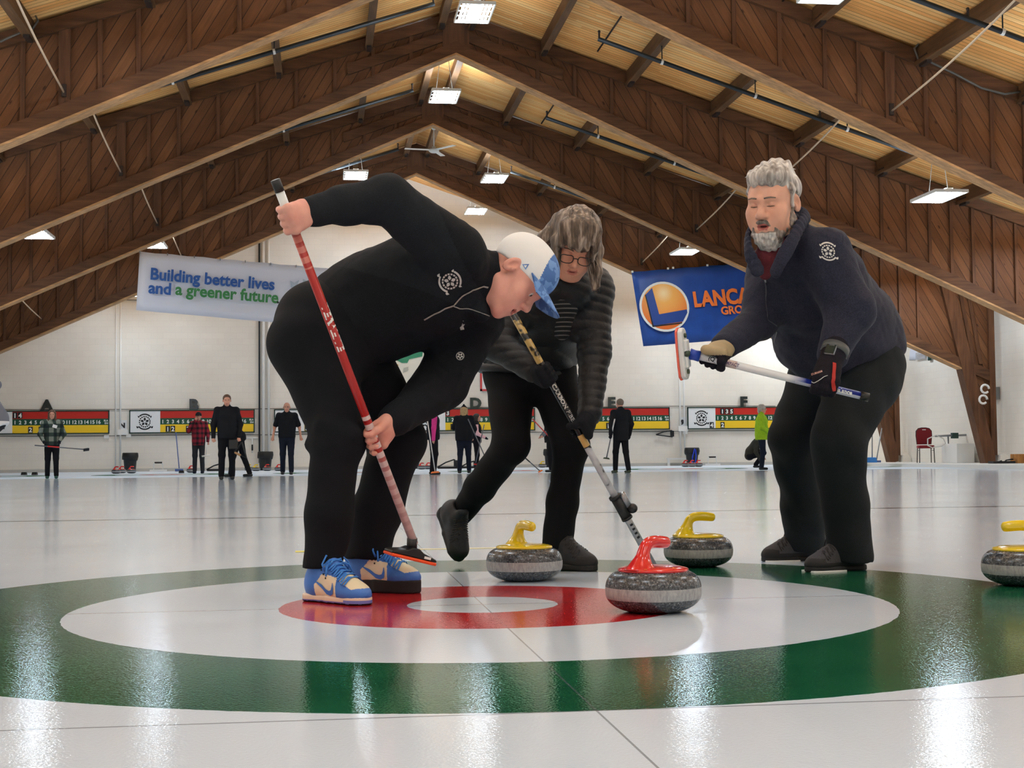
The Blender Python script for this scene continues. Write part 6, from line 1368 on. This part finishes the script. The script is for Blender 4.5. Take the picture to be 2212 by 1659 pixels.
    def zl(C):
        q = H.loc(C.astype(F4)); m = ((np.abs(q[:, 0]) < .024) & (q[:, 1] > .06) & (np.abs(q[:, 2]+.06) < .006)).astype(int); m[(np.abs(np.abs(q[:, 0])-.03) < .014) & (q[:, 1] > .07) & (np.abs(q[:, 2]-.012) < .006)] = 2; return m
    mats = [M['skinD'], M['lip'], M['brow']]
    ho = .0095*max(1, Y/36)
    grow('body', body, ho, mats, t, None, 1, zl)
    hz = W((0, 0, hem))
    tp = [sg('pel', 'wai', .145*gth, .145*gth, l, 1.2, .05), sg('wai', 'che', .145*gth, .145*gth, l, 1.28, .05), sg('che', P['nb'].lerp(P['che'], .2), .13, .08, l, 1.2, .05), sg('nb', P['nb'].lerp(H.p(0, -.02, -.06), .5), .07, .066)]
    if not joints: tp.append(halfspace(hz, -u if lean < .3 else (-u*1.0-f*.6), k=.006, R=.6))
    tp.insert(0, sg(W((0, 0, hem+.02)), 'pel', .15*gth, .148*gth, l, 1.18, .05)) if not joints else None
    slv = [sg('sl', 'el', .068*gth**.5, .058), sg('sr', 'er', .068*gth**.5, .058)] + ([] if short else [sg('el', 'wl', .056, .042), sg('er', 'wr', .056, .042)])
    if short: slv = [sg('sl', P['sl'].lerp(P['el'], .8), .068, .064), sg('sr', P['sr'].lerp(P['er'], .8), .068, .064)]
    fo = folds(.006*s, 14, int(px) % 97)
    if sleeves is None: grow('jacket', tp + [sg('sl', 'sr', .075, .075, None, 1, .05)] + slv, ho*1.1, top, t, fo, 1)
    else: grow('vest', tp + [sg('sl', 'sr', .07, .07, None, 1, .05)], ho*1.1, top, t, fo, 1); grow('sleeve', [slv[0], slv[2]], ho*1.1, sleeves, t, fo, 1); grow('sleeve', [slv[1], slv[3]], ho*1.1, sleeves, t, fo, 1)
    tr = [sg('pel', 'pel', .14*gth, .14*gth, l, 1.2, .05), sg('hl', 'kl', .098*gth, .07, None, 1, .04), sg('kl', 'al', .068, .058), sg('hr', 'kr', .098*gth, .07, None, 1, .04), sg('kr', 'ar', .068, .058)]
    grow('trousers', tr, ho*1.1, pants, t, fo, 1)
    for q in ('al', 'ar'):
        o = Vector((P[q].x, P[q].y, zoff)); b_ = [seg(o+f*-.04*s+u*.035*s, o+f*.13*s+u*.03*s, .036*s, .034*s, l, 1.2, .02), seg(o+u*.035*s, o+u*.09*s, .04*s, .045*s, None, 1, .02), halfspace(o+u*.001, -u, R=.5)]
        grow('shoe', b_, ho*.9, shoe or M['s_black'], t)
    if gloves is not None:
        for w_, e_ in (('wl', 'el'), ('wr', 'er')): grow('glove', gl(hand(w_, e_)), ho*.8, gloves, t)
    if hair is not None:
        hp_ = [ell(H.p(0, -.02, .048), [.085*s, .1*s, .09*s], H.M, .02)]
        if htype == 'short': hp_ += [rbox(H.p(0, .13, -.02), (.2*s, .075*s, .085*s), H.M, .02, .01, 'sub'), halfspace(H.p(0, 0, -.05), -H.z, R=.4)]
        elif htype == 'bob': hp_ += [seg(H.p(.06, -.01, .05), H.p(.075, -.01, -.09), .04*s, .03*s), seg(H.p(-.06, -.01, .05), H.p(-.075, -.01, -.09), .04*s, .03*s), seg(H.p(0, -.07, .04), H.p(0, -.07, -.10), .06*s, .05*s, H.x, 1.3), ell(H.p(0, .11, -.03), [.052*s, .06*s, .085*s], H.M, .01, 'sub')]
        elif htype == 'long': hp_ += [seg(H.p(q*.062, -.0, .05), H.p(q*.085, .015, -.2), .038*s, .03*s) for q in (-1, 1)] + [seg(H.p(0, -.07, .04), H.p(0, -.07, -.16), .06*s, .05*s, H.x, 1.4), ell(H.p(0, .11, -.03), [.05*s, .06*s, .09*s], H.M, .01, 'sub')]
        elif htype == 'curly': hp_ = [ell(H.p(0, -.02, .045), [.098*s, .112*s, .1*s], H.M, .02), seg(H.p(0, -.07, .02), H.p(0, -.08, -.06), .06*s, .05*s, H.x, 1.3), ell(H.p(0, .12, -.03), [.07*s, .065*s, .085*s], H.M, .01, 'sub')]
        elif htype == 'fringe': hp_ += [ell(H.p(0, .1, -.05), [.07*s, .06*s, .08*s], H.M, .02, 'sub')]
        grow('hair', hp_, ho*.9, hair, t, (lambda Q_: .004*np.sin(Q_[..., 0]*70)*np.sin(Q_[..., 2]*60+1)) if htype == 'curly' else None)
    if hat is not None:
        c_ = [ell(H.p(0, -.012, .055), [.088*s, .104*s, .092*s], H.M, .02), halfspace(H.p(0, 0, .035), -H.z-H.y*.15, k=.01, R=.4)]
        if hat[1] == 'cap': c_.insert(1, seg(H.p(0, .08, .055), H.p(0, .14, .045), .03*s, .025*s, H.x, 1.8)); c_[-1] = halfspace(H.p(0, 0, .036), -H.z, k=.01, R=.4)
        else: c_.insert(1, seg(H.p(0, -.03, .13), H.p(0, -.05, .16), .04*s, .025*s))
        grow('hat', c_, ho*.9, hat[0], t)
    return t, P, H, (f, l, u, s)
def far_broom(lab, a, c, mat_, head, hw=.09, mats2=None):
    a = Vector(a); c = Vector(c); t = thing('curling_broom', lab, 'curling broom', c, 0, 'curling brooms in the background'); ax = (c-a).normalized()
    b = MB(); b.tube([a, c], .0135, 8); b.build('shaft', mat_, t, True)
    if mats2: b = MB(); b.tube([a.lerp(c, mats2[1]), a.lerp(c, mats2[2])], .0165, 8); b.build('grip_band', mats2[0], t, True)
    X = Vector((1, .2, 0)); X = (X-ax*X.dot(ax)*.6).normalized(); Z = ax.cross(X).cross(X).normalized() if abs(ax.z) < .9 else Vector((0, 0, 1)); Yv = Z.cross(X)
    b = MB(); b.box(c, (hw, .035, .018), Matrix((X, Yv, Z)).transposed(), taper=.75); b.build('head', head, t, bevel=.006); return t
SH_G = plain('grey_shaft', (96, 96, 102), .4); SH_R = plain('red_shaft', (196, 40, 36), .4); SH_W = plain('white_shaft', (206, 204, 202), .4)
dpx = lambda px, Y: at(px, 1000, Y).x
# woman in the green plaid jacket
figure('woman in a green and grey plaid jacket under the letter A, holding a broom level', 112, 33.8, 1.58, 8, M['c_plaid_g'], M['c_blackp'], M['h_brown'], 'long', M['s_green'], (.29, .02, 1.12), (.2, .19, .95), (-.29, .02, 1.12), (-.2, .19, .95), hem=.84, stride=(.05, -.03), gloves=M['c_black'])
Yb = 33.55; far_broom('dark broom with a red middle held level by the green plaid jacket', at(75, 962, Yb), at(186, 971, Yb), SH_G, M['black'], .07, (M['red'], .25, .48))
bb = MB(); bb.box(at(118.5, 921, 33.55), (.05, .006, .035), Matrix.Rotation(.3, 3, 'Y')); tag(bb.build('name_tag', M['white']), 'white name tag on the chest of the green plaid jacket', 'name tag')
# red plaid jacket
figure('person in a red plaid jacket and black cap, one hand raised to the face', 429, 41.0, 1.72, -4, M['c_plaid_r'], M['c_char'], M['h_dark'], 'short', M['c_navy'], (.27, .0, 1.14), (.27, .08, .9), (-.27, .08, 1.2), (-.07, .17, 1.5), hat=(M['c_black'], 'cap'), hem=.8)
Yt = 40.7; t = thing('delivery_stick', 'white T-ended stick hanging from the hand of the red plaid jacket', 'stick', at(446, 986, Yt)); b = MB(); b.tube([at(447, 955, Yt), at(445, 985, Yt)], .016, 6); b.build('shaft', M['white'], t, True); b = MB(); b.tube([at(436, 986, Yt), at(453, 983.5, Yt)], .024, 8); b.build('foot_bar', M['white'], t, True)
# tall man in black, person bending behind him
figure('tall man in a black zip jacket standing left of the bald man, facing the camera', 490, 29.3, 1.72, 6, M['c_black'], M['c_blackp'], M['h_brown'], 'short', M['s_black'], (.27, -.02, 1.13), (.24, .05, .87), (-.27, -.02, 1.13), (-.27, .05, .86), hem=.84, hlook=.0)
figure('person in black bending down, mostly hidden behind the tall man in black', 517, 33.2, 1.66, 265, M['c_black'], M['c_blackp'], M['h_dark'], 'short', M['s_black'], (.2, .3, 1.1), (.1, .38, .8), (-.2, .3, 1.1), (-.1, .38, .8), lean=.75, hem=.8, stride=(.2, -.22))
Yb = 29.0; t = thing('triangular_broom', 'black triangular delivery frame held at the knee of the tall man in black', 'curling stabilizer', at(515, 965, Yb)); b = MB(); q = [at(x, y, Yb) for x, y in ((497, 953), (522, 955), (533, 990), (506, 976), (497, 953))]; b.tube(q[1:4], .02, 6).tube([q[3], q[1]], .016, 6); b.build('frame', M['black'], t, True); b = MB(); b.tube([at(507, 977, Yb), at(520, 984, Yb)], .022, 8); b.build('grip', plain('tan_grip', (170, 128, 84), .6), t, True); b = MB(); b.box(at(504, 960, Yb), (.085, .04, .09)); b.build('block', M['black'], t, bevel=.01)
# bald man
figure('bald man in a black short-sleeved shirt walking toward the camera', 620, 36.2, 1.82, -2, M['c_black'], M['c_navy'], None, 'short', M['s_black'], (.29, -.04, 1.14), (.33, .06, .9), (-.29, -.04, 1.14), (-.33, .06, .9), short=True, hem=.88, stride=(.16, -.1), girth=1.08)
figure('person in dark trousers glimpsed behind the front knee of the sweeping man', 797, 34.5, 1.66, 95, M['c_black'], M['c_blackp'], M['h_dark'], 'short', M['s_black'])
# pink sleeves
figure('woman in a black vest with bright pink sleeves standing sideways with a broom', 936, 33.3, 1.68, 98, M['c_black'], M['c_blackp'], M['h_blond'], 'bob', M['s_black'], (.2, .03, 1.12), (.17, .1, .88), (-.22, -.03, 1.12), (-.22, -.04, .84), sleeves=M['c_pink'], hem=.84)
Yb = 32.9; far_broom('pale broom with an orange head beside the pink sleeved woman', at(921, 893, Yb), at(940, 1020, Yb), SH_W, M['t_orange'], .1)
# beanie
figure('heavy-set person in a black beanie and dark hoodie seen from behind', 1003, 35.1, 1.66, 168, M['c_black'], M['c_navy'], M['h_blond'], 'bob', M['s_black'], (.28, .1, 1.18), (.12, .24, 1.3), (-.27, .05, 1.14), (-.2, .2, .92), girth=1.22, hat=(M['c_black'], 'beanie'), stride=(-.14, .1), hem=.84)
Yb = 34.7; far_broom('grey broom slanting behind the person in the black beanie', at(1011, 905, Yb), at(1059, 1012, Yb), SH_G, M['black'], .08)
figure('woman with pale pink sleeves and black vest behind the person in the black beanie', 1029, 37.8, 1.55, 84, M['c_black'], M['c_blackp'], M['h_dark'], 'bob', M['s_black'], (.22, .05, 1.14), (.16, .26, 1.02), (-.23, .02, 1.14), (-.18, .25, 1.02), sleeves=M['c_rose'], hem=.86, gloves=M['c_black'])
Yb = 37.4; far_broom('thin pole held by the woman with pale pink sleeves', at(1046, 917, Yb), at(1027, 1003, Yb), SH_G, M['red'], .05)
# dark person behind the woman's legs
figure('person in dark clothes with a red broom, seen between the legs of the woman', 1190, 35.0, 1.6, 265, M['c_black'], M['c_blackp'], M['h_dark'], 'short', M['s_black'], (.25, .05, 1.14), (.2, .2, 1.0), (-.22, .08, 1.14), (-.18, .24, .98), girth=1.1, hem=.8, sleeves=M['c_grey'])
Yb = 34.6; far_broom('red broom held across by the dark person seen between the legs', at(1150, 905, Yb), at(1199, 957, Yb), SH_R, M['black'], .03)
far_broom('grey broom with an orange head seen right of the bent knee', at(1122, 978, Yb), at(1167, 1018, Yb), SH_G, M['t_orange'], .06, (M['black'], .2, .5))
# man in the dark jacket walking away
figure('man in a dark suit jacket walking away under the letter E, carrying a broom', 1342, 32.2, 1.71, 196, M['c_black'], M['c_blackp'], plain('hair_greybrown_far', (112, 98, 86), .6), 'short', M['s_olive'], (.28, -.05, 1.14), (.33, -.12, .9), (-.27, -.02, 1.14), (-.25, .05, .88), hem=.76, stride=(.1, -.14), gloves=M['c_black'])
Yb = 32.0; far_broom('dark broom carried low by the man in the suit jacket', at(1328, 905, Yb), at(1310, 990, Yb), SH_G, M['s_olive'], .075, (SH_W, .0, .45))
# lime jacket and crouching person
figure('grey-haired woman in a lime green jacket standing under the letter F', 1646, 34.9, 1.65, 72, M['c_lime'], M['c_navy'], M['h_grey'], 'curly', M['s_black'], (.24, .06, 1.14), (.12, .26, 1.0), (-.25, .02, 1.12), (-.14, .26, .96), hem=.8, girth=1.12)
figure('person in a dark olive jacket crouching behind the lime green jacket', 1628, 40.0, 1.7, 75, M['c_olive'], M['c_blackp'], M['h_grey'], 'short', M['s_black'], joints=dict(pel=(0, -.12, .36), wai=(0, -.08, .48), che=(0, .06, .66), nb=(0, .1, .8), head=(0, .16, .92), hl=(.1, -.1, .34), hr=(-.1, -.1, .34), kl=(.12, .3, .45), kr=(-.12, .3, .43), al=(.12, .08, .09), ar=(-.12, .05, .09), sl=(.18, .06, .74), sr=(-.18, .06, .74), el=(.24, .14, .5), er=(-.26, .06, .46), wl=(.2, .3, .3), wr=(-.24, .18, .22)))
# cut off at the left edge
b_s = sweater()
figure('person in a grey striped sweater cut off by the left edge of the picture', -14, 18.0, 1.72, 265, b_s, M['c_blackp'], M['h_dark'], 'short', M['s_black'], (.24, -.3, 1.25), (.2, .05, 1.1), (-.24, .0, 1.2), (-.2, .2, 1.1), hem=.8, girth=1.1, lean=.55, stride=(.55, .5))
figure('person pushing the blue ice scraper, nearly hidden behind the bearded man', 1836, 42.0, 1.66, 82, M['c_black'], M['c_blackp'], M['h_grey'], 'short', M['s_black'], (.22, .16, 1.15), (.14, .36, 1.2), (-.22, .16, 1.15), (-.14, .36, 1.2), zoff=WZ)
# ------------------------------------------------------------------ world and view
w = bpy.data.worlds.new('world'); S.world = w; w.use_nodes = True
w.node_tree.nodes['Background'].inputs[0].default_value = (.5, .5, .52, 1); w.node_tree.nodes['Background'].inputs[1].default_value = .2
vs = S.view_settings; vs.view_transform = 'Standard'; vs.look = 'None'; vs.gamma = 1; vs.use_curve_mapping = False
vs.exposure = EXPO
S.cycles.use_denoising = True
S.cycles.max_bounces = 5; S.cycles.diffuse_bounces = 4; S.cycles.glossy_bounces = 3; S.cycles.adaptive_threshold = .06; S.cycles.adaptive_min_samples = 16
S.cycles.sample_clamp_indirect = 6
